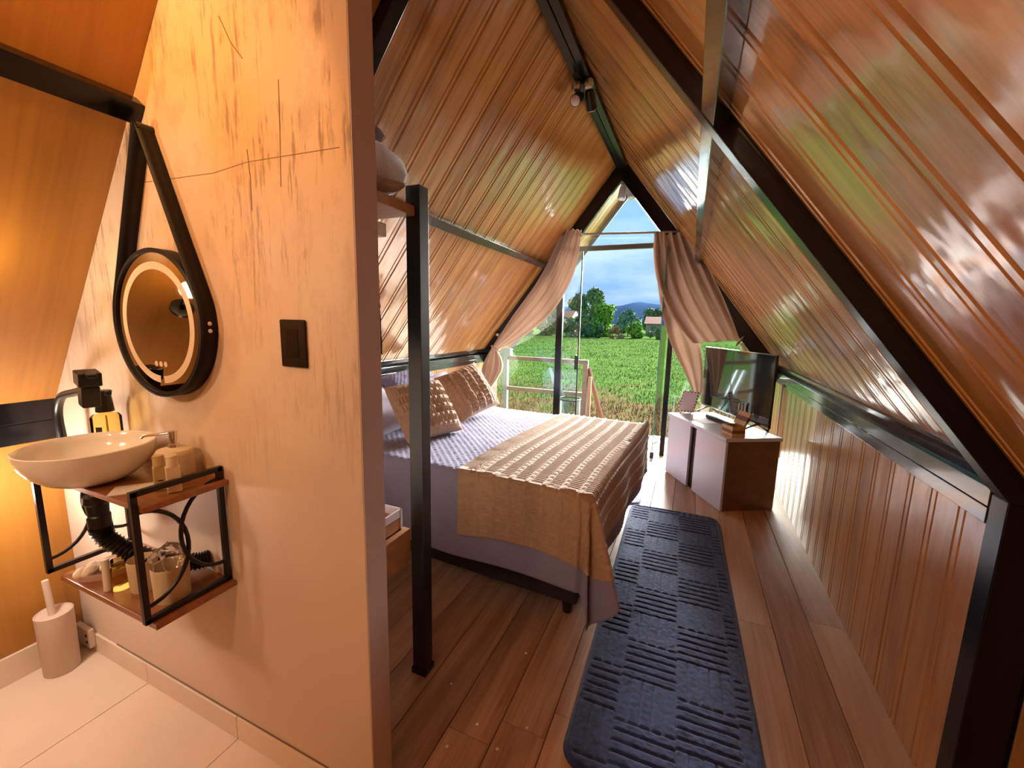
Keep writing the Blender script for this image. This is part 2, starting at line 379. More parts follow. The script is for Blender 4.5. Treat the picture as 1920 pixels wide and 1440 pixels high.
# ---- floor planks
FP = 0.185
fl = MB().box((-2.95, 0.86, -0.10), (XR+0.12, YG+0.10, -0.022)).box((-0.82, YB, -0.10), (XR+0.12, 0.8599, -0.022)).build('floor', GROUT)
tag(fl, 'bedroom floor of wide reddish tan wooden boards', 'floor', kind='structure')
fmesh = {}
def fplank(x, w, y0, y1):
    L = round(y1-y0, 3); key = (L, round(w, 3))
    if key not in fmesh: fmesh[key] = plank_mesh('plank', L-0.002, w, 0.02, groove=False, gap=0.0012, ch=0.0025)
    inst('plank', fmesh[key], MF, fl, frame_mat((x, y0+0.001, 0), Vector((0, 1, 0)), Vector((-1, 0, 0)), Vector((0, 0, 1))))
butts = [2.40, 3.7, 3.25, 2.55, 4.4, 1.45, 3.0, 1.0, 2.1, 4.1]
for k in range(-18, 3):
    x0 = 0.53+k*FP; x1 = min(x0+FP, XR+0.10)
    xc = (x0+x1)/2; w = x1-x0
    if w < 0.03: continue
    lo = 0.97 if x1 < -0.80 else -0.2
    bt = {-1: [2.40, 4.3], 0: [1.15, 4.55], 1: [2.55, 4.9], 2: [1.9, 4.2], -6: [1.33, 3.4], -7: [1.22, 3.1], -2: [3.55, 1.0]}.get(k, [butts[k % 10]])
    ys = [lo]+sorted(v for v in bt if v > lo+0.2)+[YG+0.06]
    for a, bb in zip(ys[:-1], ys[1:]): fplank(xc, w, a, bb)

# ---- kneewalls
KP = 0.1735
kmesh = plank_mesh('plank', Z_L0+0.02, KP, 0.014, ch=0.0045)
wr = MB().box((XR+0.0145, 1.65, -0.02), (XR+0.10, YG+0.02, Z_L0+0.05)).build('wall_right', MK)
tag(wr, 'low right wall of glossy vertical wooden planks below the metal ledge', 'wall', kind='structure')
k = 0
while True:
    y = 1.793-KP*0.5+KP*k
    if y > YG-0.05: break
    inst('plank', kmesh, MK, wr, frame_mat((XR, max(y, 1.793-KP*0.5), -0.005), Vector((0, 0, 1)), Vector((0, 1, 0)), Vector((-1, 0, 0))))
    k += 1
wl = MB().box((XL-0.10, 0.945, -0.02), (XL-0.0145, YG+0.02, Z_L0+0.05)).build('wall_left', MK)
tag(wl, 'low left wall of varnished wooden planks behind the bed pillows', 'wall', kind='structure')
for k in range(25):
    y = 0.945+KP*(k+0.5)
    if y > YG-0.05: break
    inst('plank', kmesh, MK, wl, frame_mat((XL, y, -0.005), Vector((0, 0, 1)), Vector((0, -1, 0)), Vector((1, 0, 0))))
wn_ = MB().box((1.0145, YB, -0.02), (1.10, 1.613, 1.16)).build('wall_right_near', MK)
tag(wn_, 'dark stretch of right wall nearest the viewer behind the black post', 'wall', kind='structure')
for k in range(5):
    inst('plank', plank_mesh('plank', 1.10, KP, 0.014) if k == 0 else nmesh, MK, wn_, frame_mat((1.0, 1.525-KP*k, -0.005), Vector((0, 0, 1)), Vector((0, 1, 0)), Vector((-1, 0, 0))))
    nmesh = wn_.children[0].data
pts = [(-2.95, -0.1), (1.1, -0.1), (1.1, 1.05), (CX, ZP+0.12), (-2.95, 1.05)]
bw = MB().prism(pts, 'y', YB-0.08, YB).build('wall_back', MK)
tag(bw, 'plain wooden gable wall at the rear of the cabin', 'wall', kind='structure')

# ---- bathroom shell
YP = 0.857
XP = -0.815
bp_pts = [(-2.80, -0.02), (XP, -0.02), (XP, zL(2*CX-XP)-0.03 if False else ZP-T*abs(XP-CX)-0.03), (CX, ZP-0.03), (xat(1.06, -1), 1.06), (-2.80, 1.06)]
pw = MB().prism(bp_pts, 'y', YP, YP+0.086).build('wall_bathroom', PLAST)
tag(pw, 'cream plaster partition wall with brown trowel scratches holding the mirror', 'wall', kind='structure')
MB().box((XP, YP+0.001, 0.0), (XP+0.004, YP+0.085, 3.39)).build('end_face', GREYEDGE, pw)
SCR = plain('scratch_brown', (0.22, 0.115, 0.06), 0.9)
for pth in ([(-1.735, 2.029), (-1.352, 2.017), (-1.2, 2.030), (-0.852, 2.023)], [(-1.196, 2.063), (-1.190, 1.99), (-1.192, 1.898)], [(-1.055, 2.216), (-1.060, 2.1), (-1.069, 1.951)], [(-1.273, 2.418), (-1.23, 2.34), (-1.188, 2.294)]):
    b = MB()
    for (xa, za), (xb, zb) in zip(pth[:-1], pth[1:]): b.bar((xa, YP-0.0003, za), (xb, YP-0.0003, zb), 0.0026 if pth[0][0] > -1.5 else 0.0018, 0.0008, (0, 1, 0))
    b.build('scratch', SCR, pw)
kw = MB().box((-2.68, YB, -0.02), (-2.60, YP, 1.06)).build('wall_bathroom_left', MBP)
tag(kw, 'low orange wooden panel wall beside the wash basin', 'wall', kind='structure')
# rotate grain: the panels are built with local X up the wall
cb_mesh = MB().box((0, -1.4, -0.02), (2.3, 1.4, 0.0)).mesh('slope_panel')
zb0 = 1.10; xb0 = CX-(ZB-zb0)/T
cb = inst('ceiling_bathroom', cb_mesh, MBP, None, frame_mat((xb0, YP-1.4-0.001, zb0), Vector((CT, 0, ST)), Vector((0, -1, 0)), Vector((ST, 0, -CT))))
tag(cb, 'sloping orange wood panel in the bathroom left of the mirror', 'ceiling', kind='structure')
kw2 = inst('wall_panel', MB().box((0, -1.4, -0.004), (1.06, 1.4, 0.0)).mesh('wall_panel'), MBP, kw, frame_mat((-2.596, YP-1.4-0.001, -0.01), Vector((0, 0, 1)), Vector((0, -1, 0)), Vector((1, 0, 0))))
bl = MB().box((-2.66, YB, 1.036), (-2.575, YP-0.001, 1.125)).box((-2.66, YB, 1.129), (-2.545, YP-0.001, 1.226)).build('trim_1', BLK, bevel=0.004)
tag(bl, 'black metal ledge beam along the bathroom side wall by the tap', 'beam', kind='structure')
pc = Vector((-1.705, 0, 2.245)); nrm = Vector((ST, 0, -CT)); along = Vector((CT, 0, ST))
q = [pc-along*0.034, pc+along*0.034, pc+along*0.034+nrm*0.055, pc-along*0.034+nrm*0.055]
bp_ = MB().prism([(v.x-nrm.x*0.02, v.z-nrm.z*0.02) for v in q], 'y', YB, YP-0.001).build('trim_2', BLK, bevel=0.003)
tag(bp_, 'black metal purlin crossing the orange bathroom slope above the mirror', 'beam', kind='structure')
# tiles
ft = MB().box((-2.62, YB, -0.06), (XP, YP-0.0005, -0.006)).build('floor_bathroom', GROUT)
tag(ft, 'bathroom floor of large cream square tiles', 'floor', kind='structure')
TS = 0.592
tmesh = MB().box((0, 0, -0.012), (TS-0.003, TS-0.003, 0)).mesh('tile')
xt0 = -2.056
for i in range(-1, 3):
    for j in range(1, 4):
        x = xt0+i*TS; y = YP-0.002-j*TS
        xa, xb = max(x, -2.60), min(x+TS-0.003, XP-0.001)
        me = tmesh if (xa == x and abs(xb-x-TS+0.003) < 1e-6) else MB().box((0, 0, -0.012), (xb-xa, TS-0.003, 0)).mesh('tile')
        inst('tile', me, TILE, ft, Matrix.Translation((xa, y, 0)))
bbm = empty('baseboard_bathroom', (-1.7, YP, 0), 'cream tile skirting strips along the foot of the plaster wall', 'skirting', kind='structure')
for x0, x1 in ((-2.60, xt0), (xt0, xt0+TS), (xt0+TS, XP)):
    MB().box((x0+0.001, YP-0.010, 0.0), (x1-0.0015, YP-0.0002, 0.095)).build('tile', TILE, bbm, bevel=0.002)
dirt = MB().box((-2.3, YP-0.0035, 0.0952), (XP-0.05, YP-0.0002, 0.099)).build('grout_line', GROUT, bbm)
bbl = empty('baseboard_left', (-2.6, 0, 0), 'tile skirting along the orange bathroom side wall', 'skirting', kind='structure')
for y0, y1 in ((YP-0.011-TS, YP-0.011), (YP-0.012-2*TS, YP-0.012-TS)):
    MB().box((-2.5955, y0, 0.0), (-2.582, y1, 0.125)).build('tile', TILE, bbl, bevel=0.002)

# ---- steel frame
def rafter(b, side, zin, zout, y0, y1, zlow):
    xi = xat(zlow, side, zin); xo = xat(zlow, side, zout)
    b.prism([(xi, zlow), (xo, zlow), (CX, zout), (CX, zin)], 'y', y0, y1)
nf = empty('trim_3', (CX, 1.65, 0), 'black steel A-frame crossing the room in front of the right wall', 'beam', kind='structure')
for side in (-1, 1):
    b = MB(); rafter(b, side, ZR, ZP-0.002, 1.614, 1.69, 1.10); b.build('rafter', BLK, nf, bevel=0.003)
MB().box((XR-0.001, 1.614, 0), (1.012, 1.69, 1.108)).build('post', BLK, nf, bevel=0.003)
MB().box((XL-0.09, 1.614, 0), (XL+0.001, 1.69, 1.108)).build('post', BLK, nf, bevel=0.003)
gf = empty('trim_4', (CX, YG, 0), 'black steel gable frame around the glass front', 'beam', kind='structure')
for side in (-1, 1):
    b = MB(); rafter(b, side, ZG, ZP-0.002, YG, YG+0.075, 1.0); b.build('rafter', BLK, gf, bevel=0.003)
    x = XR if side > 0 else XL
    MB().box((min(x, x+side*0.09)-0.012, YG, 0), (max(x, x+side*0.09)+0.012, YG+0.075, 1.02)).build('post', BLK, gf, bevel=0.003)
rb = empty('trim_5', (CX, 2, 3.4), 'black double steel ridge beam running under the roof apex', 'beam', kind='structure')
MB().box((CX-0.062, YB, 3.405), (CX-0.003, YG, 3.50)).build('channel', BLK, rb, bevel=0.004)
MB().box((CX+0.003, YB, 3.405), (CX+0.058, YG, 3.50)).build('channel', BLK, rb, bevel=0.004)
MB().box((CX-0.06, YB, 3.43), (CX+0.056, YG, 3.52)).build('web', BLKM, rb)
for side, i, what in ((-1, 6, 'left'), (1, 7, 'right')):
    x = XR if side > 0 else XL
    lb = empty('trim_%d' % i, (x, 3, 1.0), 'black metal ledge beam on top of the low %s' % ('wall behind the bed' if side < 0 else 'wall by the cabinets'), 'beam', kind='structure')
    ya = 1.69 if side > 0 else 0.945
    xi, xo = x-side*0.004, x+side*0.10
    MB().box((min(xi, xo), ya, Z_L0), (max(xi, xo), YG, 1.0615)).build('channel', BLKG, lb, bevel=0.002)
    MB().box((min(xi, xo), ya, 1.0645), (max(xi, xo), YG, Z_L1)).build('channel', BLKG, lb, bevel=0.002)
    # upper angle that closes the gap to the slope
    xe = xat(1.19, side)
    MB().prism([(x+side*0.028, Z_L1), (x+side*0.10, Z_L1), (xat(1.205, side)+side*0.02, 1.205), (xat(1.19, side)-side*0.012, 1.185)], 'y', ya, YG).build('angle', BLKG, lb)
for side, i, zc in ((-1, 8, 2.292), (1, 9, 2.272)):
    pr = empty('trim_%d' % i, (CX+side*0.9, 3, 2.3), 'dark steel purlin halfway up the %s slope' % ('left' if side < 0 else 'right'), 'beam', kind='structure')
    xc = xat(zc, side, ZP-0.1); c = Vector((xc, 0, zc)); al = Vector((-side*CT, 0, ST)); n_ = Vector((-side*ST, 0, -CT))
    d_in = 0.0; d_out = 0.1*CT
    q = [c-al*0.034, c+al*0.034, c+al*0.034-n_*d_out, c-al*0.034-n_*d_out]
    spans = ((YB, 1.613), (1.691, YG)) if side > 0 else ((1.691, YG),)
    for a_, b_ in spans: MB().prism([(v.x, v.z) for v in q], 'y', a_, b_).build('bar', BLKG, pr, bevel=0.003)

# ---- gable glazing
tr = empty('window_1', (CX, YG+0.04, 2.5), 'glazed front of the cabin with a grey transom bar and clear panes', 'window', kind='structure')
zt = 2.515
xg = (ZG-zt)/T
MB().box((CX-xg-0.03, YG+0.01, zt-0.028), (CX+xg+0.03, YG+0.06, zt+0.028)).build('transom', plain('grey_transom', (0.10, 0.085, 0.075), 0.45), tr, bevel=0.003)
MB().prism([(CX-xg+0.015, zt+0.03), (CX+xg-0.015, zt+0.03), (CX, ZG-0.01)], 'y', YG+0.03, YG+0.036).build('pane', GLASS, tr)
xpl = -1.605                                  # left door post
MB().box((xpl-0.042, YG+0.005, 0.0), (xpl+0.042, YG+0.065, ZG-T*abs(xpl+0.045-CX)+0.05)).build('post', BLK, tr, bevel=0.003)
MB().prism([(XL+0.02, 0.03), (xpl-0.043, 0.03), (xpl-0.043, ZG-T*abs(xpl-0.043-CX)), (XL+0.02, ZG-T*abs(XL+0.02-CX))], 'y', YG+0.03, YG+0.036).build('pane', GLASS, tr)
xpr = -0.215
MB().box((xpr-0.028, YG-0.07, 0.0), (xpr+0.028, YG-0.01, ZG-T*abs(xpr-CX)-0.02)).build('post', BLK, tr, bevel=0.003)
MB().prism([(xpr+0.03, 0.03), (XR-0.02, 0.03), (XR-0.02, ZG-T*abs(XR-0.02-CX)), (xpr+0.03, ZG-T*abs(xpr+0.03-CX))], 'y', YG+0.03, YG+0.036).build('pane', GLASS, tr)
d1 = empty('door_1', (xpl, YG+0.04, 0), 'clear glass door leaf with a black pull handle beside the left post', 'door', kind='structure')
MB().box((xpl+0.043, YG+0.030, 0.02), (-1.345, YG+0.040, zt-0.03)).build('pane', GLASS, d1)
MB().box((-1.345, YG+0.028, 0.02), (-1.328, YG+0.042, zt-0.03)).build('edge_seal', BLKM, d1)
MB().box((-1.375, YG-0.005, 0.98), (-1.345, YG+0.028, 1.17)).build('handle', BLKP, d1, bevel=0.006)
d2 = empty('door_2', (-0.31, 5.07, 0), 'folded open glass door leaf with a green edge beside the right post', 'door', kind='structure')
A, B = Vector((-0.318, 5.06, 0)), Vector((-0.250, 5.62, 0))
dv = (B-A).normalized()
MB().bar(A+Vector((0, 0, 1.27))+dv*0.005, B+Vector((0, 0, 1.27)), 0.008, 2.38).build('pane', GLASS, d2)
MB().bar(A+Vector((0, 0, 1.27)), A+dv*0.005+Vector((0, 0, 1.27)), 0.009, 2.38).build('edge', GLEDGE, d2)
MB().box((A.x-0.022, A.y-0.02, 0.005), (A.x+0.022, A.y+0.03, 0.085)).build('foot_bracket', BLKP, d2, bevel=0.004)
# eave edge outside, deck, ground
tf = empty('trim_10', (CX, Y1, 2), 'grey fascia edge at the end of the roof overhang', 'fascia', kind='structure')
for side in (-1, 1):
    b = MB(); rafter(b, side, ZP-0.06, ZP+0.10, Y1, Y1+0.03, 1.0); b.build('board', GREYM, tf)
dk = MB().box((-2.9, YG+0.10, -0.16), (1.2, 6.12, -0.04)).build('floor_deck', MD); tag(dk, 'pale wooden deck boards just outside the glass front', 'deck', kind='structure')
dmesh = plank_mesh('plank', 0.80, 0.16, 0.03, groove=False, gap=0.003)
for k in range(25): inst('plank', dmesh, MD, dk, frame_mat((-2.8+0.163*k, YG+0.09, -0.012), Vector((0, 1, 0)), Vector((-1, 0, 0)), Vector((0, 0, 1))))

# ------------------------------------------------------------------ outdoors
def grassmat(name, dark, light, dry):
    mt, t, b = newmat(name); L = t.links.new
    tcn = nd(t, 'ShaderNodeTexCoord'); sep = nd(t, 'ShaderNodeSeparateXYZ'); L(tcn.outputs['Object'], sep.inputs[0])
    mm = nd(t, 'ShaderNodeMapping'); L(tcn.outputs['Object'], mm.inputs[0]); mm.inputs['Scale'].default_value = (0.35, 1.3, 1)
    n = nd(t, 'ShaderNodeTexNoise', Scale=1.1, Detail=8.0, Roughness=0.7); L(mm.outputs[0], n.inputs['Vector'])
    r = t.nodes.new('ShaderNodeValToRGB'); L(n.outputs['Fac'], r.inputs[0])
    r.color_ramp.elements[0].position = 0.35; r.color_ramp.elements[0].color = (*dark, 1)
    r.color_ramp.elements[1].position = 0.65; r.color_ramp.elements[1].color = (*light, 1)
    n2 = nd(t, 'ShaderNodeTexNoise', Scale=0.9, Detail=6.0, Roughness=0.65); L(tcn.outputs['Object'], n2.inputs['Vector'])
    mr = nd(t, 'ShaderNodeMapRange'); L(sep.outputs['Y'], mr.inputs[0]); mr.inputs[1].default_value = 7.0; mr.inputs[2].default_value = 17.0; mr.inputs[3].default_value = 0.30; mr.inputs[4].default_value = -0.22
    ad = nd(t, 'ShaderNodeMath'); ad.operation = 'ADD'; L(n2.outputs['Fac'], ad.inputs[0]); L(mr.outputs[0], ad.inputs[1])
    m2 = nd(t, 'ShaderNodeMapRange'); L(ad.outputs[0], m2.inputs[0]); m2.inputs[1].default_value = 0.50; m2.inputs[2].default_value = 0.68
    mx = nd(t, 'ShaderNodeMix'); mx.data_type = 'RGBA'; L(m2.outputs[0], mx.inputs['Factor']); L(r.outputs[0], mx.inputs['A']); mx.inputs['B'].default_value = (*dry, 1)
    L(mx.outputs['Result'], b.inputs['Base Color']); b.inputs['Roughness'].default_value = 1.0; b.inputs['Specular IOR Level'].default_value = 0.0
    return mt
GRASS = grassmat('meadow_turf', (0.046, 0.090, 0.020), (0.078, 0.142, 0.034), (0.115, 0.082, 0.040))
BLADE = grassmat('grass_blades', (0.046, 0.086, 0.020), (0.080, 0.138, 0.034), (0.115, 0.088, 0.038))
ZG0 = -0.40
def gh(x, y): return ZG0+0.05*fbm((x*0.25, y*0.25, 0.3))
b = MB()
b.grid(60, 80, lambda u, v: Vector((lerp(-75, 25, u), 6.0+72*v**1.8, gh(lerp(-75, 25, u), 6.0+72*v**1.8))))
g = b.build('ground', GRASS, smooth=True); tag(g, 'flat green meadow with worn dry grass near the deck', 'ground', kind='structure')
b = MB().grid(30, 8, lambda u, v: Vector((lerp(-500, 380, u), lerp(77.8, 520, v), ZG0)))
g2 = b.build('ground_far', GRASS); tag(g2, 'far land behind the trees', 'ground', kind='structure')
b = MB(); rr = random.Random(3)
vs, fs = [], []
for i in range(40000):
    y = 6.6+43*rr.random()**2.0; x = y*(-0.48+0.62*rr.random()); h = 0.04+0.06*rr.random(); a = rr.random()*6.28; w = 0.004+0.0005*y
    z = gh(x, y)-0.01; n = len(vs); dx, dy = math.cos(a)*w, math.sin(a)*w
    lx, ly = (rr.random()-0.5)*0.08, (rr.random()-0.5)*0.08
    vs += [(x-dx, y-dy, z), (x+dx, y+dy, z), (x+lx, y+ly, z+h)]; fs.append((n, n+1, n+2))
b.add(vs, fs); gb = b.build('grass', BLADE, fix=False); tag(gb, 'short meadow grass blades in front of the deck', 'grass', kind='stuff')

def leafmat(name, dark, light):
    mt, t, bb = newmat(name); L = t.links.new
    tcn = nd(t, 'ShaderNodeTexCoord'); n = nd(t, 'ShaderNodeTexNoise', Scale=1.6, Detail=5.0, Roughness=0.7); L(tcn.outputs['Object'], n.inputs['Vector'])
    r = t.nodes.new('ShaderNodeValToRGB'); L(n.outputs['Fac'], r.inputs[0])
    r.color_ramp.elements[0].position = 0.36; r.color_ramp.elements[0].color = (*dark, 1); r.color_ramp.elements[1].position = 0.64; r.color_ramp.elements[1].color = (*light, 1)
    L(r.outputs[0], bb.inputs['Base Color']); bb.inputs['Roughness'].default_value = 0.8; bb.inputs['Specular IOR Level'].default_value = 0.15
    return mt
LF_D = leafmat('dark_foliage', (0.040, 0.099, 0.040), (0.133, 0.262, 0.110))
LF_G = leafmat('bright_foliage', (0.085, 0.220, 0.023), (0.285, 0.505, 0.067))
LF_B = leafmat('bluish_foliage', (0.076, 0.154, 0.110), (0.196, 0.329, 0.243))
LF_O = leafmat('olive_foliage', (0.099, 0.167, 0.057), (0.262, 0.351, 0.133))
LF_T = leafmat('dry_foliage', (0.306, 0.177, 0.076), (0.549, 0.351, 0.167))
BARK = plain('tree_bark', (0.16, 0.12, 0.09), 0.9)
def tree(name, label, cat, x, y, h, w, mat, trunk=0.35, n=2600, seed=0, blobs=9, leaf=0.26, group=None):
    r = random.Random(seed); z0 = gh(x, min(y, 77))
    t = empty(name, (x, y, z0), label, cat, group)
    tb = MB(); base = Vector((x, y, z0-0.05))
    top = base+Vector((0.1*w*(r.random()-0.5), 0, h*0.62))
    if trunk > 0:
        tb.tube([base, base.lerp(top, 0.5)+Vector((0.08, 0, 0)), top], [0.035*h*0.5, 0.026*h*0.5, 0.008*h], 7)
        for k in range(4):
            s = base.lerp(top, 0.45+0.13*k); a = r.random()*6.28
            tb.tube([s, s+Vector((math.cos(a)*w*0.22, math.sin(a)*w*0.22, h*0.16))], [0.012*h*0.5, 0.004*h], 5)
    else:
        for k in range(4):
            a = r.random()*6.28; tb.tube([base, base+Vector((math.cos(a)*w*0.2, math.sin(a)*w*0.2, h*0.5))], [0.03, 0.012], 5)
    tb.build('trunk', BARK, t)
    B = []
    for k in range(blobs):
        a = r.random()*6.28; q = math.sqrt(r.random())
        zz = lerp(trunk*0.4, 0.86, r.random()); ww = w*0.5*(1-0.45*max(0, (zz-0.5)/0.5)**2)
        B.append((Vector((x+math.cos(a)*q*ww*0.62, y+math.sin(a)*q*ww*0.62, z0+h*zz)), (0.30+0.18*r.random())*min(w, h)*0.62))
    B.append((Vector((x, y, z0+h*0.83)), 0.17*h))
    vs, fs = [], []
    for i in range(int(n*2.2)):
        c, R = B[r.randrange(len(B))]
        d = Vector((r.gauss(0, 1), r.gauss(0, 1), r.gauss(0, 1)+0.25)).normalized()
        p = c+d*R*(0.62+0.42*r.random()); p.z = max(z0+0.08, min(z0+h, p.z))
        u = Vector((r.gauss(0, 1), r.gauss(0, 1), r.gauss(0, 1))).normalized(); v = u.cross(d+Vector((0.3, 0.1, 0.2))).normalized()
        s = leaf*1.5*(0.6+0.8*r.random()); k = len(vs)
        vs += [p-u*s*0.5, p+v*s*0.3, p+u*s*0.5, p-v*s*0.3]; fs.append((k, k+1, k+2, k+3))
    m_ = MB(); m_.add(vs, fs); m_.build('crown', mat, t, fix=False)
    return t
GT = 'trees beyond the meadow'
def place(px_ratio, y): return px_ratio*y
tree('tree', 'tall dark feathery tree seen between the left curtain and the black door post', 'tree', -26.0, 62, 6.9, 7.5, LF_D, 0.2, 4200, 1, 14, 0.30, GT)
tree('tree', 'bluish grey tree just left of the glass door edge', 'tree', -20.2, 63, 7.3, 4.6, LF_B, 0.25, 2600, 2, 10, 0.28, GT)
tree('tree', 'tall slim olive tree with a rounded top rising above the others', 'tree', -13.9, 64, 7.2, 4.0, LF_O, 0.4, 2800, 3, 9, 0.28, GT)
tree('tree', 'dark tree with sparse upper twigs behind the glass door edge', 'tree', -17.9, 71, 6.9, 4.0, LF_D, 0.2, 2400, 4, 9, 0.28, GT)
tree('tree', 'round bright yellow green tree in the middle of the view', 'tree', -11.9, 59, 4.4, 4.6, LF_G, 0.12, 3400, 5, 12, 0.26, GT)
tree('tree', 'bluish round tree right of the bright green one', 'tree', -9.2, 68, 4.2, 4.2, LF_B, 0.2, 2400, 6, 9, 0.28, GT)
tree('tree', 'broad dark green tree under the hill beside the right curtain', 'tree', -6.4, 86, 4.9, 7.0, LF_D, 0.2, 3000, 7, 12, 0.28, GT)
tree('tree', 'pale tree partly hidden behind the right curtain edge', 'tree', -1.2, 64, 3.4, 4.0, LF_B, 0.2, 2200, 8, 9, 0.28, GT)
tree('tree', 'tree seen past the right door post', 'tree', 4.6, 67, 4.8, 6.0, LF_D, 0.15, 2200, 18, 9, 0.30, GT)
GB = 'bushes at the far edge of the meadow'
tree('bush', 'light green bush at the meadow edge left of the door post', 'bush', -23.2, 57, 3.0, 6.0, LF_G, 0.0, 2200, 9, 8, 0.22, GB)
tree('bush', 'grey green bush low beside the black post', 'bush', -19.6, 57, 2.2, 5.0, LF_O, 0.0, 1600, 10, 7, 0.22, GB)
tree('bush', 'olive scrub at the foot of the slim tall tree', 'bush', -15.6, 57, 2.6, 5.4, LF_O, 0.0, 1800, 11, 7, 0.22, GB)
tree('bush', 'green scrub at the foot of the bright round tree', 'bush', -12.2, 54, 1.9, 4.6, LF_D, 0.0, 2000, 21, 8, 0.22, GB)
tree('bush', 'dry tan bush at the far edge of the meadow', 'bush', -8.9, 55.5, 1.5, 3.0, LF_T, 0.0, 1500, 12, 6, 0.20, GB)
tree('bush', 'yellow green bush right of the dry tan bush', 'bush', -6.9, 58, 2.2, 3.6, LF_G, 0.0, 1900, 13, 7, 0.22, GB)
tree('bush', 'low grey green hedge below the orange roofed houses', 'bush', -3.4, 57, 1.6, 6.2, LF_O, 0.0, 1800, 14, 8, 0.20, GB)
tree('bush', 'green hedge behind the folded glass door', 'bush', 1.2, 57, 2.2, 6.5, LF_D, 0.0, 1800, 15, 8, 0.22, GB)
tree('bush', 'dense scrub far left behind the curtain', 'bush', -30.5, 54, 3.0, 6.0, LF_D, 0.0, 2000, 16, 8, 0.24, GB)
# houses
WALLH = plain('house_plaster', (0.28, 0.23, 0.19), 0.8); ROOFH = plain('clay_roof', (0.26, 0.075, 0.03), 0.8, vary=0.2, vscale=3); WINH = plain('house_window', (0.04, 0.05, 0.06), 0.2)
def house(label, x, y, w, d, h, rh):
    t = empty('house', (x, y, ZG0), label, 'house')
    MB().box((x-w/2, y, ZG0), (x+w/2, y+d, ZG0+h)).build('wall', WALLH, t)
    r_ = MB().prism([(y-0.4, ZG0+h-0.1), (y+d+0.4, ZG0+h-0.1), (y+d/2, ZG0+h+rh)], 'x', x-w/2-0.3, x+w/2+0.3).build('roof', ROOFH, t)
    for k in (-0.25, 0.25):
        wv = MB().box((x+w*k-0.4, y-0.03, ZG0+h*0.4), (x+w*k+0.4, y+0.02, ZG0+h*0.78)).build('window', WINH, t)
house('small pale house with an orange roof right of the yellow green bush', -4.6, 74, 5.0, 5, 2.1, 1.1)
house('orange roofed pale house next to the right curtain edge', 1.6, 79, 3.6, 5, 2.4, 1.2)
house('distant pale house with brown roof seen beside the black door post', -22.3, 75, 3.6, 5, 2.9, 1.2)
# hill
HILL = plain('haze_blue_hill', (0.03, 0.06, 0.12), 1.0, vary=0.15, vscale=0.02, spec=0.0)  # distance haze put into the colour as blue
prof = [(-260, 22), (-200, 27), (-160, 24), (-120, 26), (-95, 31), (-78, 34.5), (-60, 32), (-42, 30.5), (-20, 27), (0, 19), (40, 14), (110, 18), (200, 14), (330, 10)]
b = MB()
def hillp(u, v):
    p = spline([Vector((a, 0, c)) for a, c in prof], u); q = math.sin(min(1, v*1.0)*math.pi*0.5)
    return Vector((p.x, 500+180*v, ZG0-2+(p.z+2+1.2*fbm((p.x*0.05, v*3, 1)))*q))
b.grid(90, 10, hillp); hl = b.build('hill', HILL, smooth=True); tag(hl, 'hazy blue wooded hill on the horizon', 'hill', kind='structure')

# railing on the deck
YR = 6.06
rl = empty('railing', (-2.0, YR, 0), 'brown two-rail deck railing with a pale grey end post', 'railing')
MB().box((-2.72, YR-0.04, -0.4), (-2.655, YR+0.04, 1.05)).box((-2.76, YR-0.05, 1.05), (-2.60, YR+0.05, 1.16)).build('post', GREYM, rl, bevel=0.004)
MB().box((-2.655, YR-0.03, 0.985), (-1.36, YR+0.03, 1.045)).build('rail', MRAIL, rl, bevel=0.004)
MB().box((-2.655, YR-0.025, 0.495), (-1.42, YR+0.025, 0.555)).build('rail', MRAIL, rl, bevel=0.004)
MB().box((-1.43, YR-0.035, -0.4), (-1.36, YR+0.035, 1.0)).build('post', MRAIL, rl, bevel=0.004)
MB().box((-1.345, YR-0.02, -0.4), (-1.30, YR+0.03, 0.80)).build('post', MPAL, rl, bevel=0.004)
MB().bar((-1.36, YR+0.03, 0.93), (-1.10, YR+0.62, -0.38), 0.055, 0.04).build('brace', MPAL, rl, bevel=0.003)
MB().bar((-1.86, YR-0.30, 0.93), (-1.60, YR-0.10, 0.0), 0.045, 0.045).build('brace', GALV, rl, bevel=0.003)
MB().bar((-1.80, YR-0.22, 0.93), (-1.545, YR-0.04, 0.0), 0.03, 0.03).build('brace', GALV, rl, bevel=0.003)
MB().box((-2.90, YG+0.12, -0.3), (-2.80, YR-0.10, 1.05)).build('side_board', MPAL, rl, bevel=0.004)
rl2 = empty('railing', (0.6, YR, 0), 'pale deck post and rail seen behind the right curtain', 'railing')
MB().box((0.20, YR-0.05, -0.4), (0.30, YR+0.05, 1.3)).build('post', plain('pale_paint_post', (0.50, 0.42, 0.34), 0.7), rl2)
MB().box((0.30, YR-0.03, 0.9), (1.1, YR+0.03, 0.96)).build('rail', MRAIL, rl2)
pb = empty('planter', (-1.53, 5.72, 0), 'round pale translucent tub with a dark rim on the deck', 'tub')
MB().lathe([(0.0, 0.0), (0.15, 0.0), (0.155, 0.50), (0.149, 0.50), (0.144, 0.01), (0, 0.01)], (-1.53, 5.72, 0.0), 28).build('body', glassmat('tub_plastic', (0.80, 0.86, 0.84), 0.3, 1.3), pb, smooth=40)
MB().tube([(-1.53+0.155*math.cos(a*math.pi/14), 5.72+0.155*math.sin(a*math.pi/14), 0.505) for a in range(28)], 0.010, 8, closed=True).build('rim', BLKP, pb, smooth=True)
mt_ = MB().box((-0.56, 5.34, -0.0112), (-0.34, 5.74, 0.004)).build('doormat', plain('coir_mat', (0.42, 0.24, 0.13), 0.95, bump=0.8, bscale=300, vary=0.15, vscale=40), bevel=0.004)
tag(mt_, 'small brown mat on the boards at the open door', 'mat')

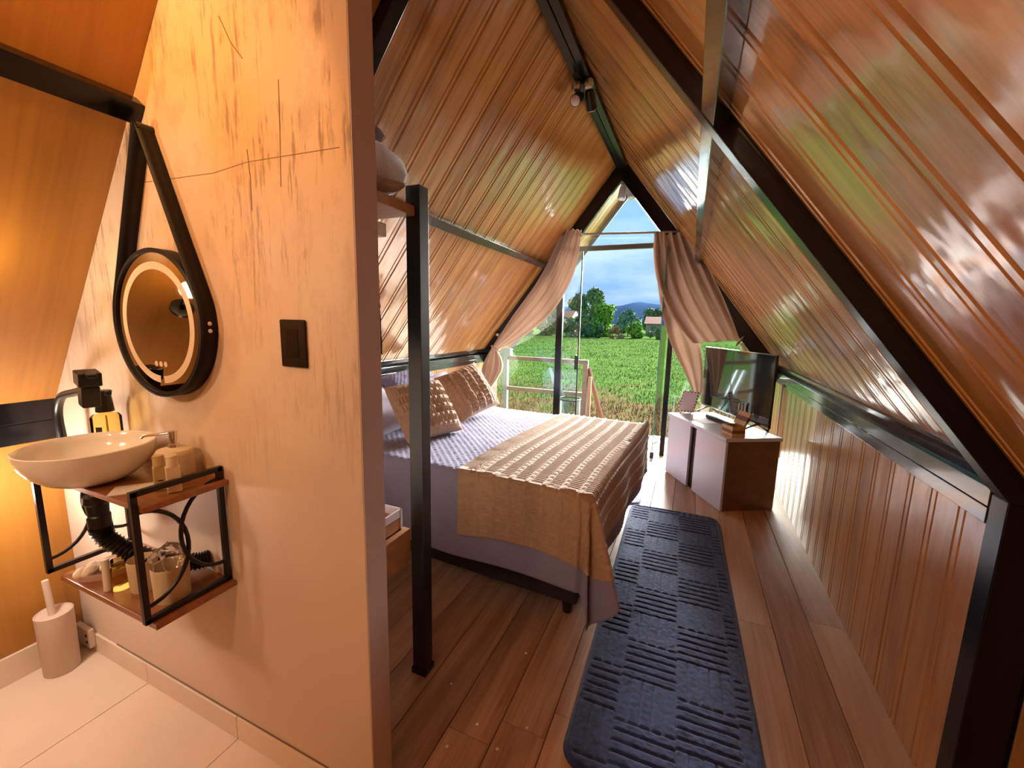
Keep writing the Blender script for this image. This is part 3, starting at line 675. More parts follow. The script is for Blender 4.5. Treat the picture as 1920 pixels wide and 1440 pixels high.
# ------------------------------------------------------------------ bed
BR = Matrix.Rotation(math.radians(-3.0), 4, 'Z')
BO = Vector((-0.42, 1.965, 0))                 # near foot corner of the bed
BLen, BWid, BTop = 2.06, 1.60, 0.735
def bw_(p): return BO+BR @ Vector(p)           # bed local: x to foot (0 at foot, negative to head), y to far side
def bbox(b, lo, hi):
    M = Matrix.Translation(BO) @ BR; return b.box(lo, hi, M)
bed = empty('bed', bw_((-1.0, 0.8, 0)), 'double box bed with dark fabric base pushed to the left wall', 'bed')
b = MB(); bbox(b, (-BLen, 0.03, 0.09), (-0.03, BWid-0.03, 0.40)); b.build('base', BASEF, bed, bevel=0.02)
b = MB(); bbox(b, (-BLen, 0.015, 0.40), (-0.015, BWid-0.015, BTop-0.012)); b.build('mattress', LILAC, bed, bevel=0.04)
for (x, y) in ((-0.10, 0.10), (-0.10, BWid-0.10), (-BLen+0.1, 0.10), (-BLen+0.1, BWid-0.1)):
    p = bw_((x, y, 0)); MB().lathe([(0, 0), (0.026, 0), (0.036, 0.095), (0, 0.095)], (p.x, p.y, 0.0), 14).build('leg', BLKP, bed, smooth=40)
def drape(a, n, h, foot_hang, near_hang, far=None, flare=0.30, ph=0.0, wave=0.012, rp=2.0):
    # a: distance past the foot edge (negative = on top), n: distance past the near edge, h: offset from bed surface
    R = 0.05
    def arc(r):
        if r <= 0: return 0.0, 0.0
        if r < R*math.pi/2: t = r/R; return R*math.sin(t)*0.6, R*(1-math.cos(t))
        return R*0.6, R+(r-R*math.pi/2)
    fy = n
    if n < 0 and far is not None and -n > BWid:            # far side overhang
        f2 = -n-BWid; ox, dz = arc(max(0, f2))
        if a <= 0: return Vector((a, BWid+ox+h, BTop+h-dz))
    if a <= 0 and n <= 0: return Vector((a, -n, BTop+h))
    if a > 0 and n <= 0:
        o, dz = arc(a); wv = wave*math.sin(n*9+ph)*smooth01(dz/0.3)
        return Vector((o+h+wv+0.04*dz, -n, BTop+h-dz))
    if n > 0 and a <= 0:
        o, dz = arc(n); wv = wave*math.sin(a*7+ph)*smooth01(dz/0.3)
        return Vector((a, -(o+h+wv+0.03*dz), BTop+h-dz))
    r = (a**rp+n**rp)**(1/rp); f = math.atan2(n, a); s2 = math.sin(2*f)
    o, dz = arc(r)
    dg = math.degrees(f); fl = 0.035+flare*1.35*math.exp(-((dg-26)/15.0)**2)+flare*0.45*math.exp(-((dg-60)/9.0)**2)
    out = o+h+fl*dz; drop = max(0.0, dz*math.sqrt(max(0.05, 1-fl*fl)))
    # two soft folds on each side of the corner
    out -= 0.030*math.exp(-((dg-45)/6.0)**2)*smooth01(dz/0.3)
    z = max(0.012, BTop+h-drop)
    return Vector((math.cos(f)*out, -math.sin(f)*out, z))
# bedspread
NH, FH = 0.535, 0.50
def qpuff(a, n):
    s = 0.052; u = (a+n)/s; v = (a-n)/s
    d = min(abs(math.sin(math.pi*u)), abs(math.sin(math.pi*v)))
    return 0.0075*min(1.0, d*1.8)
NU, NV = 230, 240
def quilt(u, v):
    a = lerp(-BLen+0.02, FH, u); n = lerp(-BWid-0.22, NH, v)
    pf = qpuff(a, n)*(1.0 if n < 0.06 else 0.45)
    wr = 0.006*fbm((a*3, n*3, 2))
    return bw_(drape(a, n, 0.006+pf+wr, FH, NH, far=True, flare=0.26, ph=1.0))
qs = MB().grid(NU, NV, quilt).build('bedspread', LILAC, smooth=True, solid=0.004, fix=True)
tag(qs, 'lilac diamond-quilted bedspread hanging over the bed to the floor', 'bedspread')
# knitted throw
KA0 = -0.735
def knit(p, q, a):
    s = 0.098; t = ((p+0.02) % s)/s-0.5
    if p < 0.10: return 0.0025*math.sin(2*math.pi*q/0.016)+(0.006 if 0.075 < p < 0.09 else 0.0)
    if abs(t) < 0.15:
        k = 1-(t/0.15)**2
        return 0.010*k*(0.45+0.55*abs(math.sin(math.pi*q/0.050+t*6.0)))
    return 0.0022*math.sin(2*math.pi*q/0.024)-(0.003 if abs(t) < 0.2 else 0)
TN, TF = 0.40, 0.42
def throw(u, v):
    a = lerp(KA0, TF, u); n = lerp(-BWid-0.18, TN, v)
    p = a-KA0+0.03*math.sin(n*2.2)*0.4; k = knit(p, n, a)
    if n > 0.05 or a > 0.06: k *= 0.45
    return bw_(drape(a+0.02*math.sin(n*3.1), n+0.02*math.sin(a*5), 0.026+k, TF, TN, far=True, flare=0.24, ph=1.0, wave=0.012, rp=9.0))
th = MB().grid(190, 420, throw).build('throw_blanket', KNIT, smooth=True, solid=0.006)
tag(th, 'tan cable-knit throw spread across the foot of the bed', 'blanket')

# pillows
def pillow(b, w, h, t, M, disp=None, nu=40, pinch=0.10, pw=0.42):
    # lies in local xy (w along x, h along y), thickness along z
    def side(sg):
        def fn(u, v):
            x = 2*u-1; y = 2*v-1
            k = max(0.0, (1-abs(x)**2.6)*(1-abs(y)**2.6)); z = t*0.5*k**pw
            px = x*w/2*(1-pinch*(1-abs(y)**2)*abs(x)**3*0.6); py = y*h/2*(1-pinch*(1-abs(x)**2)*abs(y)**3*0.6)
            px -= 0; z += 0.010*fbm((x*2+w*7, y*2+h*3, sg*2.0))*k
            if disp and sg > 0: z += disp(px, py)*min(1, k*3)
            return M @ Vector((px, py, sg*z))
        return fn
    b.grid(nu, nu, side(1)); b.grid(nu, nu, side(-1)); return b
def posem(c, facing, up, roll=0):
    z = Vector(facing).normalized(); y = Vector(up); y = (y-z*y.dot(z)).normalized(); x = y.cross(z)
    return Matrix(((x.x, y.x, z.x, c[0]), (x.y, y.y, z.y, c[1]), (x.z, y.z, z.z, c[2]), (0, 0, 0, 1))) @ Matrix.Rotation(math.radians(roll), 4, 'Z')
def qd(x, y):
    s = 0.045; return 0.006*min(1, 1.8*min(abs(math.sin(math.pi*(x+y)/s)), abs(math.sin(math.pi*(x-y)/s))))
def ribs(x, y):
    s = 0.07; t = (y % s)/s-0.5
    if abs(t) < 0.2: return 0.010*(1-(t/0.2)**2)*(0.6+0.4*math.sin(2*math.pi*x/0.045))
    return 0.006*math.sin(2*math.pi*x/0.019)
def cable(x, y):
    s = 0.085; t = (x % s)/s-0.5
    if abs(t) < 0.22: return 0.010*(1-(t/0.22)**2)*(0.6+0.4*math.sin(2*math.pi*y/0.05+t*5))
    return 0.003*math.sin(2*math.pi*y/0.02)-(0.006 if 0.22 < abs(t) < 0.29 else 0)
for i, (c, f, u, lab) in enumerate((((-2.47, 2.62, 0.885), (0.62, -0.05, 0.78), (-0.70, 0, 0.70), 'lilac quilted pillow leaning on the wall nearest the black post'),
                                    ((-2.44, 3.32, 0.93), (0.62, -0.12, 0.78), (-0.70, 0, 0.70), 'lilac quilted pillow leaning on the wall under the lit planks'))):
    o = pillow(MB(), 0.66, 0.46, 0.17, posem(c, f, u), qd, 70).build('pillow', LILAC, smooth=True); tag(o, lab, 'pillow', 'quilted pillows by the wall')
for c, f, u, w, lab in (((-2.13, 2.30, 0.88), (0.45, -0.25, 0.86), (-0.8, 0.1, 0.5), 0.62, 'plain lilac pillow lying flat under the ribbed tan cushion'),
                     ((-2.10, 3.18, 0.91), (0.62, -0.2, 0.72), (-0.7, 0.0, 0.7), 0.62, 'plain lilac pillow propped behind the cable-knit cushion')):
    o = pillow(MB(), w, 0.42, 0.15, posem(c, f, u), None, 36).build('pillow', LILAC2, smooth=True); tag(o, lab, 'pillow')
o = pillow(MB(), 0.47, 0.46, 0.22, posem((-1.77, 2.51, 0.935), (0.72, -0.30, 0.66), (-0.62, 0.10, 0.75), -6), ribs, 110).build('cushion', KNITC, smooth=True)
tag(o, 'tan cushion with open ribbed knit in front near the black post', 'cushion')
o = pillow(MB(), 0.47, 0.46, 0.22, posem((-1.79, 3.20, 0.965), (0.74, -0.42, 0.55), (-0.52, 0.12, 0.85), 8), cable, 110).build('cushion', KNITC, smooth=True)
tag(o, 'tan cushion with vertical cable knit nearer the window', 'cushion')
o = pillow(MB(), 0.42, 0.26, 0.10, posem((-1.93, 3.56, 0.86), (0.5, -0.5, 0.7), (-0.7, 0.0, 0.7)), qd, 40).build('pillow', LILAC2, smooth=True)
tag(o, 'small lilac pillow with a ruffled edge beside the window end of the bed', 'pillow')

# ------------------------------------------------------------------ rugs
def rug(name, c, w, l, rot, mat, label, res=0.0055, hgt=0.022, cols=3, blk=None, rnd=0.09):
    M = Matrix.Translation(c) @ Matrix.Rotation(math.radians(rot), 4, 'Z')
    nu, nv = int(w/res), int(l/res); bs = blk or w/cols*0.98
    def fn(u, v):
        x = (u-0.5)*w; y = (v-0.5)*l
        # rounded corners: pull points in
        dx = max(0, abs(x)-(w/2-rnd)); dy = max(0, abs(y)-(l/2-rnd))
        if dx > 0 and dy > 0:
            m_ = max(dx, dy); k = m_/math.hypot(dx, dy)
            x = math.copysign(w/2-rnd+dx*k, x); y = math.copysign(l/2-rnd+dy*k, y)
        ed = min(w/2-abs((u-0.5)*w), l/2-abs((v-0.5)*l))
        h = hgt*smooth01(ed/0.018)
        i = math.floor((x+w/2)/bs+0.28); j = math.floor(y/bs*1.02+0.15*i)
        fx = ((x+w/2)/bs+0.28)-i; fy = (y/bs*1.02+0.15*i)-j
        if (i+j) % 2 == 0: g = (fy*5) % 1.0
        else: g = (fx*5) % 1.0
        cut = smooth01(1-min(g, 1-g)/0.17)
        e2 = min(fx, 1-fx, fy, 1-fy); cut = max(cut, smooth01(1-e2/0.035)*0.8)
        if ed > 0.03: h -= 0.0085*cut
        h += 0.0022*mnoise.noise(Vector((x*55, y*55, 1)))+0.002*mnoise.noise(Vector((x*9, y*9, 4)))
        return M @ Vector((x, y, max(0.001, h)))
    o = MB().grid(nu, nv, fn).build(name, mat, smooth=True, fix=False); tag(o, label, 'rug'); return o
rug('rug', (0.006, 2.46, 0.0), 0.71, 2.38, 1.2, RUGM, 'long navy rug with a carved basket-weave pattern beside the bed')
rug('rug', (-0.555, 4.29, 0.0), 0.50, 1.32, 1.0, RUG2, 'small grey blue rug between the far bed corner and the open door', res=0.012, hgt=0.016)

# ------------------------------------------------------------------ clothes rack behind the partition
rk = empty('clothes_rack', (-1.0, 1.17, 0), 'open clothes rack with a black metal post and wooden shelves behind the partition', 'rack')
MB().box((-1.046, 1.375, 0.03), (-0.982, 1.435, 2.10)).build('post', BLKM, rk, bevel=0.002)
MB().box((-1.052, 1.369, 0.0), (-0.976, 1.441, 0.03)).build('foot', BLKM, rk, bevel=0.003)
MB().box((-2.05, 1.375, 0.0), (-1.99, 1.435, 2.10)).build('post', BLKM, rk, bevel=0.002)
MB().box((-2.05, 0.96, 1.985), (-1.0, 1.37, 2.022)).build('shelf', MRK, rk, bevel=0.003)
MB().box((-2.05, 0.96, 0.555), (-1.046, 1.372, 0.705)).build('bench_box', MRK, rk, bevel=0.003)
MB().tube([(-2.0, 1.20, 1.905), (-1.05, 1.20, 1.905)], 0.016, 12).build('hanging_rail', BLKM, rk, smooth=40)
MB().box((-1.06, 1.175, 1.882), (-1.015, 1.225, 1.928)).build('rail_bracket', BRASSY, rk, bevel=0.004)
MB().box((-1.045, 1.195, 1.928), (-1.037, 1.205, 1.985)).build('rail_hanger', BRASSY, rk)
gm = MB()
gm.grid(14, 40, lambda u, v: Vector((-1.40+0.362*u+0.006*mnoise.noise(Vector((u*3, v*30, 2)))+0.012*v, 1.20+0.02*math.sin(u*9)*(1-u), 1.885-v*0.415)))
gmo = gm.build('garment', plain('black_fleece', (0.012, 0.009, 0.010), 0.95, bump=0.8, bscale=300), smooth=True, solid=0.03); tag(gmo, 'black fuzzy garment hanging on the rack rail', 'garment')
def folded(name, c, sx, sy, hgt, mat, label, seed):
    o = pillow(MB(), sx, sy, hgt, Matrix.Translation(c) @ Matrix.Rotation(0.06*seed, 4, 'Z'), lambda x, y: 0.014*fbm((x*9+seed, y*9, seed)), 40, 0.0, 0.22).build(name, mat, smooth=True)
    return tag(o, label, 'bedding', 'folded bedding on the rack shelf')
folded('folded_blanket', (-1.25, 1.165, 2.125), 0.47, 0.38, 0.20, plain('grey_white_fleece', (0.40, 0.33, 0.30), 0.95, sheen=0.4, bump=0.4, bscale=120, vary=0.25, vscale=12), 'grey and white rolled blanket at the edge of the rack shelf', 0)
folded('folded_blanket', (-1.31, 1.16, 2.272), 0.42, 0.36, 0.085, plain('brown_fleece', (0.11, 0.055, 0.035), 0.95, bump=0.4, bscale=120), 'dark brown folded blanket on top of the grey one', 1)
folded('pillow', (-1.37, 1.15, 2.375), 0.42, 0.36, 0.11, plain('pale_pillow_cloth', (0.50, 0.45, 0.47), 0.9), 'pale pillow topping the pile on the rack shelf', 2)
tb = empty('storage_tray', (-1.2, 1.2, 0.706), 'small tray box with a pale lilac rim on the rack bench', 'box')
TL_ = plain('pale_lilac_plastic', (0.50, 0.42, 0.46), 0.5)
b = MB()
x0, x1, y0, y1, z0, z1 = -1.40, -1.072, 1.10, 1.350, 0.7065, 0.80
for lo, hi in (((x0, y0, z1-0.035), (x1, y0+0.008, z1)), ((x0, y1-0.008, z1-0.035), (x1, y1, z1)), ((x0, y0, z1-0.035), (x0+0.008, y1, z1)), ((x1-0.008, y0, z1-0.035), (x1, y1, z1))): b.box(lo, hi)
b.build('rim', TL_, tb, bevel=0.002)
b = MB()
for lo, hi in (((x0, y0+0.002, z0), (x1-0.002, y0+0.008, z1-0.035)), ((x0, y1-0.008, z0), (x1-0.002, y1-0.002, z1-0.035)), ((x0, y0, z0), (x0+0.006, y1, z1-0.035)), ((x1-0.008, y0, z0), (x1-0.002, y1, z1-0.035)), ((x0, y0, z0), (x1-0.002, y1, z0+0.006))): b.box(lo, hi)
b.build('wall', MRK, tb)
MB().box((x1-0.008, y1-0.008, z0), (x1+0.001, y1+0.001, z1)).build('corner_edge', TL_, tb)
rl_ = MB().tube([(-1.20, 1.21, 0.770), (-1.118, 1.26, 0.775)], 0.022, 16).build('rolled_cloth', plain('cream_cloth', (0.66, 0.55, 0.42), 0.9), smooth=40); tag(rl_, 'cream rolled cloth lying in the small tray box', 'cloth')
# crumbs / paint specks on the boards
for (x, y), lab in zip([(-0.615, 1.69), (-0.662, 1.275), (-0.475, 1.343), (-0.725, 1.15), (-0.548, 1.221), (-0.855, 1.393)], ['tiny white speck on the boards just below the bedspread corner', 'white speck at the board joint nearest the rack post', 'white speck on the boards nearest the rug', 'white speck closest to the partition wall end', 'white speck on the boards between the board joint and the rug corner', 'faint white speck on the shaded board beside the rack post']):
    o = MB().lathe([(0, 0.0), (0.007, 0.0003), (0.005, 0.0018), (0, 0.002)], (x, y, 0.0), 9).build('paint_speck', PAPER, smooth=True)
    tag(o, lab, 'speck', 'white specks on the floor')

# ------------------------------------------------------------------ cabinets and TV corner
F0 = Vector((-0.148, 4.705, 0)); CD = Vector((0.4975, -0.8675, 0)).normalized(); CN = Vector((-CD.y, CD.x, 0))   # CN points to the back
if CN.x < 0: CN = -CN
def cabm(s, d, z): return F0+CD*s+CN*d+Vector((0, 0, z))
CM = frame_mat(F0, CD, CN, Vector((0, 0, 1)))
CH = 0.655
DEP = 0.50
def cbox(b, lo, hi): return b.box(lo, hi, CM)
def cabinet(s0, s1, b0, b1, label):
    c = empty('cabinet', cabm((s0+s1)/2, DEP/2, 0), label, 'cabinet', 'white cabinets under the TV')
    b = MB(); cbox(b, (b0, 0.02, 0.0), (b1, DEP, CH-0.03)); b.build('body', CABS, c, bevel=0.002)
    b = MB(); cbox(b, (b0, 0.0, 0.004), (b1, 0.0198, CH-0.036)); b.build('door', CABW, c, bevel=0.0015)
    b = MB(); cbox(b, (s0, -0.012, CH-0.03), (s1, DEP+0.01, CH)); b.build('top', CABW, c, bevel=0.002)
    return c
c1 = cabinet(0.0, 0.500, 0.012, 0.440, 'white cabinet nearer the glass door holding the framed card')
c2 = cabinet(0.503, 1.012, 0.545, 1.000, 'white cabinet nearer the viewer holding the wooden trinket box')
b = MB(); cbox(b, (0.4405, 0.03, 0.0), (0.5445, 0.06, CH-0.031)); b.build('gap_shade_panel', BLKM, c2)  # black sheet standing in for shade in the gap between the cabinets
ta, tb_ = Vector((0.165, 5.105, 0)), Vector((0.683, 4.10, 0)); td = (tb_-ta).normalized(); tn = Vector((td.y, -td.x, 0))
if tn.x > 0: tn = -tn
TM = frame_mat(ta, td, -tn, Vector((0, 0, 1))); TLn = (tb_-ta).length
tv = empty('television', (ta+tb_)/2+Vector((0, 0, CH)), 'large flat black television with a glossy screen on the cabinets', 'television')
MB().box((0, 0, 0.715), (TLn, 0.022, 1.36), TM).build('bezel', BLKP, tv, bevel=0.003)
MB().box((0.008, -0.0012, 0.73), (TLn-0.008, 0.001, 1.352), TM).build('screen', SCREEN, tv)
MB().box((0.1, 0.0225, 0.74), (TLn-0.1, 0.07, 1.15), TM).build('back_cover', BLKP, tv, bevel=0.01)
MB().box((0.0, -0.004, 0.713), (TLn, -0.0013, 0.728), TM).build('chrome_strip', CHROME, tv)
MB().box((0.0, -0.003, 1.354), (TLn, 0.01, 1.362), TM).build('top_strip', CHROME, tv)
for s in (0.16, TLn-0.16):
    b = MB(); b.bar(TM @ Vector((s, 0.01, 0.72)), TM @ Vector((s-0.03, -0.11, CH+0.004)), 0.02, 0.012); b.bar(TM @ Vector((s, 0.01, 0.72)), TM @ Vector((s+0.02, 0.10, CH+0.004)), 0.02, 0.012); b.build('foot', BLKP, tv, bevel=0.002)
cbx = MB(); cbx.bar(cabm(0.23, 0.30, CH+0.018), cabm(0.62, 0.30, CH+0.018), 0.05, 0.034); o = cbx.build('soundbar', BLKP, bevel=0.008); tag(o, 'slim black bar lying in front of the television', 'soundbar')
o = MB().bar(cabm(0.30, 0.14, CH+0.0012), cabm(0.50, 0.17, CH+0.0012), 0.15, 0.002).build('paper_sheet', PAPER); tag(o, 'white sheet of paper lying flat across the cabinet tops', 'paper')
# framed card
fc = empty('framed_card', cabm(0.09, 0.13, CH), 'upright card in a scalloped dark and white beaded frame on the cabinet', 'frame')
fd = Vector((0.93, -0.34, 0)).normalized(); fu = (Vector((0, 0, 1))+CN*0.22).normalized(); fnn = fd.cross(fu).normalized()
if fnn.dot(CN) > 0: fnn = -fnn
fo = Vector((-0.058, 4.84, CH+0.0115))
FMt = frame_mat(fo, fd, fu, fd.cross(fu))
MB().box((0, 0, -0.006), (0.155, 0.215, 0.006), FMt).build('card', plain('lilac_card', (0.46, 0.40, 0.46), 0.6), fc)
for col, ph, nm in ((plain('dark_bead', (0.06, 0.03, 0.02), 0.4), 0, 'dark_beads'), (plain('white_bead', (0.62, 0.50, 0.42), 0.5), 1, 'white_beads')):
    b = MB()
    per = [(0.155*i/9, 0.0) for i in range(9)]+[(0.155, 0.215*i/13) for i in range(13)]+[(0.155-0.155*i/9, 0.215) for i in range(9)]+[(0, 0.215-0.215*i/13) for i in range(13)]
    for i, (x, y) in enumerate(per):
        if i % 2 == ph: b.sphere(FMt @ Vector((x, y, 0.0)), 0.0095, 8, 5)
    b.build(nm, col, fc, smooth=True)
MB().bar(FMt @ Vector((0.077, 0.15, 0.0))+CN*0.012, Vector((0.06, 4.93, CH+0.004)), 0.03, 0.004).build('stand', BLKP, fc)
# trinket box
bx = empty('trinket_box', cabm(0.93, 0.17, CH), 'small striped wooden box with its lid open on the cabinet', 'box')
BM_ = frame_mat(cabm(0.838, 0.055, CH), CD, CN, Vector((0, 0, 1)))
bw2, bd2, bh2 = 0.145, 0.12, 0.092
for z0, z1, mt in ((0.0, 0.034, MBX), (0.034, 0.062, MBXD), (0.062, bh2, MBX)):
    b = MB()
    for lo, hi in (((0, 0, z0), (bw2, 0.01, z1)), ((0, bd2-0.01, z0), (bw2, bd2, z1)), ((0, 0.01, z0), (0.01, bd2-0.01, z1)), ((bw2-0.01, 0.01, z0), (bw2, bd2-0.01, z1))): b.box(lo, hi, BM_)
    b.build('side_band', mt, bx)
MB().box((0.01, 0.01, 0.0), (bw2-0.01, bd2-0.01, 0.06), BM_).build('inner_floor', MBXD, bx)
b = MB()
for k in range(7): b.sphere(BM_ @ Vector((0.035+0.075*random.random(), 0.03+0.06*random.random(), 0.072)), 0.013, 8, 6, (1.4, 1, 0.8))
b.build('contents', plain('dark_trinket', (0.05, 0.022, 0.012), 0.4), bx, smooth=True)
LMt = BM_ @ Matrix.Translation((0, bd2, bh2)) @ Matrix.Rotation(math.radians(-118), 4, 'X') @ Matrix.Translation((0, 0, 0))
for y0, y1, mt in ((0.0, 0.04, MBX), (0.04, 0.08, MBXD), (0.08, 0.12, MBX)):
    MB().box((0, -y1, -0.024), (bw2, -y0, 0.0), LMt).build('lid_band', mt, bx)
# champagne flutes
for k, (s, d) in enumerate(((0.60, 0.385), (0.675, 0.365))):
    p = cabm(s, d, CH)
    f = empty('champagne_flute', p, 'clear stemmed flute in front of the screen, %s' % ('farther from the trinket box' if k == 0 else 'right behind the trinket box lid'), 'glass', 'champagne flutes by the television')
    MB().lathe([(0.0, 0.0), (0.032, 0.0), (0.030, 0.004), (0.005, 0.008), (0.004, 0.085)], p, 20).build('stem', FLUTE, f, smooth=60)
    MB().lathe([(0.004, 0.085), (0.018, 0.105), (0.027, 0.150), (0.026, 0.225), (0.0245, 0.225), (0.0255, 0.150), (0.015, 0.107), (0.0, 0.095)], p, 20).build('bowl', FLUTE, f, smooth=60)
o = MB().bar((0.868, 4.72, 0.30), (0.872, 4.76, 1.04), 0.018, 0.018).build('pale_stick', PAPER); tag(o, 'thin pale stick standing against the right wall behind the television', 'stick')
o = MB().tube([(0.63, 4.70, 1.33), (0.70, 4.80, 1.25), (0.74, 4.87, 1.20), (0.78, 4.93, 1.185), (0.83, 4.98, 1.16)], 0.006, 6).build('white_cable', PAPER, smooth=True); tag(o, 'short white cable on the frame above the television', 'cable')

# ------------------------------------------------------------------ curtains
def curtain_l():
    Lf = [(-1.58, 5.20, 2.713), (-1.871, 5.22, 2.15), (-2.236, 5.22, 1.66), (-2.515, 5.18, 1.235)]
    Rt = [(-1.315, 5.14, 2.70), (-1.379, 5.12, 2.20), (-1.62, 5.10, 1.74), (-2.02, 5.10, 1.40), (-2.40, 5.12, 1.20)]
    T0 = [(-2.515, 5.18, 1.235), (-2.655, 5.18, 0.95), (-2.66, 5.16, 0.62)]
    T1 = [(-2.40, 5.12, 1.20), (-2.30, 5.08, 0.96), (-2.50, 5.08, 0.64)]
    def up(u, v):
        a = spline(Lf, v); b_ = spline(Rt, v); p = a.lerp(b_, u)
        am = 0.028*(1-0.75*v**3); nrm = Vector((0.25, -1, 0.2)).normalized()
        p += nrm*(am*math.sin(u*2*math.pi*4.2+0.8*math.sin(v*3))+0.012*math.sin(u*23)+0.05*math.sin(u*math.pi))
        return p
    def lo(u, v):
        a = spline(T0, v); b_ = spline(T1, v); p = a.lerp(b_, u)
        am = 0.016+0.040*smooth01(v*2); nrm = Vector((0.25, -1, 0.0)).normalized()
        return p+nrm*(am*math.sin(u*2*math.pi*3.2+1.5)+0.03*math.sin(u*math.pi))
    t = empty('curtain', (-1.45, 5.17, 2.68), 'beige curtain on the left pulled aside and tied above the bed', 'curtain')
    MB().grid(70, 60, up).build('drape', CURT, t, smooth=True, solid=0.004)
    MB().grid(50, 30, lo).build('tail', CURT, t, smooth=True, solid=0.004)
    MB().tube([(-2.53, 5.19, 1.245), (-2.46, 5.09, 1.22), (-2.385, 5.085, 1.195), (-2.40, 5.17, 1.205), (-2.50, 5.22, 1.24)], 0.012, 8, closed=True).build('tie', PAPER, t, smooth=True)
    MB().tube([(-2.40, 5.09, 1.20), (-2.36, 5.07, 1.08), (-2.37, 5.07, 0.93)], 0.004, 6).build('tie_string', PAPER, t, smooth=True)
def curtain_r():
    LE = [(-0.474, 5.15, 2.62), (-0.406, 5.12, 2.125), (-0.319, 5.10, 1.705), (-0.202, 5.08, 1.374), (-0.023, 5.02, 1.046), (0.095, 4.98, 0.80)]
    TIE = Vector((0.50, 5.20, 1.43))
    def up(u, v):
        top = Vector((lerp(-0.474, -0.085, u), 5.17-0.02*u, 2.62-0.03*u))
        end = TIE.lerp(Vector((0.03, 5.08, 1.39)), (1-u)**1.3) if u < 1 else TIE
        mid = top.lerp(end, 0.5)+Vector((-0.16*(1-u)+0.02, -0.03, -0.05*(1-u)))
        q1 = top.lerp(mid, v*2) if v < .5 else mid.lerp(end, v*2-1)
        q = (1-v)**2*top+2*v*(1-v)*(mid*2-(top+end)*0.5)+v*v*end
        am = 0.030*(1-v**2.5*0.8); q += Vector((0.2, -1, 0.25)).normalized()*(am*math.sin(u*2*math.pi*5+1.2*v)+0.010*math.sin(u*31+2*v)+0.06*math.sin(u*math.pi)*v)
        return q
    def tail(u, v):
        a = spline(LE, v); top = Vector((-0.36, 5.18, 2.62)); R_ = [top, Vector((-0.20, 5.19, 2.1)), Vector((-0.05, 5.18, 1.70)), Vector((0.10, 5.16, 1.40)), Vector((0.155, 5.03, 1.08)), Vector((0.155, 4.98, 0.82))]
        p = a.lerp(spline(R_, v), u)
        return p+Vector((0.1, -1, 0.1)).normalized()*(0.022*math.sin(u*2*math.pi*2.3+2.5*v)+0.012*mnoise.noise(Vector((u*4, v*9, 3)))*smooth01(v*2))
    t = empty('curtain', (-0.25, 5.17, 2.62), 'beige curtain on the right swagged to a tie behind the television', 'curtain')
    MB().grid(80, 60, up).build('swag', CURT, t, smooth=True, solid=0.004)
    MB().grid(44, 70, tail).build('tail', CURT, t, smooth=True, solid=0.004)
    gt = MB().grid(24, 16, lambda u, v: TIE+Vector((0.02+0.09*v+0.02*math.sin(u*12), -0.06+0.12*u, -0.02-0.16*v+0.10*(u-0.5)*v))).build('gather', CURT, t, smooth=True, solid=0.004)
    MB().tube([TIE+Vector((0.05*math.cos(a/8*2*math.pi)*0.6, 0.06*math.sin(a/8*2*math.pi), 0.05*math.cos(a/8*2*math.pi))) for a in range(8)], 0.008, 6, closed=True).build('tie', plain('brown_tie', (0.20, 0.10, 0.06), 0.8), t, smooth=True)
curtain_l(); curtain_r()
o = MB().tube([(-1.60, 5.18, 2.672), (-0.05, 5.18, 2.618)], 0.012, 10).build('curtain_rod', plain('grey_rod', (0.28, 0.25, 0.24), 0.4), smooth=40); tag(o, 'thin grey curtain rod across the gable', 'rod')

# ------------------------------------------------------------------ spot lamps
def spot(c, label, dirs, heads=('black', 'black'), scale=1.0, housing=BLKP, lens=PINKW):
    t = empty('spot_lamp', c, label, 'lamp', None); c = Vector(c)
    MB().box(c+Vector((-0.055, -0.04, -0.012))*scale, c+Vector((0.055, 0.04, 0.0))*scale).build('base', BLKP, t, bevel=0.003)
    for k, d in enumerate(dirs):
        d = Vector(d).normalized(); s = c+Vector(((-0.03, 0.03)[k % 2], 0, -0.012))*scale
        e = s+Vector((0, 0, -0.045*scale)); z = d; x = z.orthogonal().normalized(); y = z.cross(x)
        M = frame_mat((0, 0, 0), x, y, z)
        MB().tube([s, e], 0.006*scale, 8).build('arm', BRASSY, t, smooth=40)
        h = MB().lathe([(0, -0.055*scale), (0.022*scale, -0.055*scale), (0.028*scale, -0.03*scale), (0.031*scale, 0.045*scale), (0.0285*scale, 0.045*scale)], e+d*0.03*scale, 22, M).build('head', housing, t, smooth=40)
        MB().lathe([(0.0285*scale, 0.0), (0.026*scale, 0.008*scale), (0.015*scale, 0.013*scale), (0.0, 0.014*scale)], e+d*0.072*scale, 22, M).build('lens', lens, h, smooth=True)
    return t
t = spot((CX+0.0, 3.42, 3.405), 'black twin spotlight with pale lenses on the ridge beam', ((-0.10, -0.80, -0.62), (0.02, 0.75, -0.66)), scale=1.35)
for dx in (-0.05, 0.045):
    MB().lathe([(0.0, 0.0), (0.034, 0.0), (0.040, -0.03), (0.030, -0.055), (0.0, -0.06)], (CX+dx, 3.36, 3.40), 18).build('socket', BRASSY, t, smooth=40)
spot((CX+0.02, 5.62, 3.36), 'pale twin spotlight hanging outside at the roof apex', ((-0.12, -0.1, -1), (0.12, -0.1, -1)), scale=1.6, housing=plain('pale_spot_housing', (0.50, 0.42, 0.44), 0.5))
wl_ = empty('gable_lamp', (-2.49, 5.27, 1.37), 'small round black lamp with a bright metal centre on the left gable rafter', 'lamp')
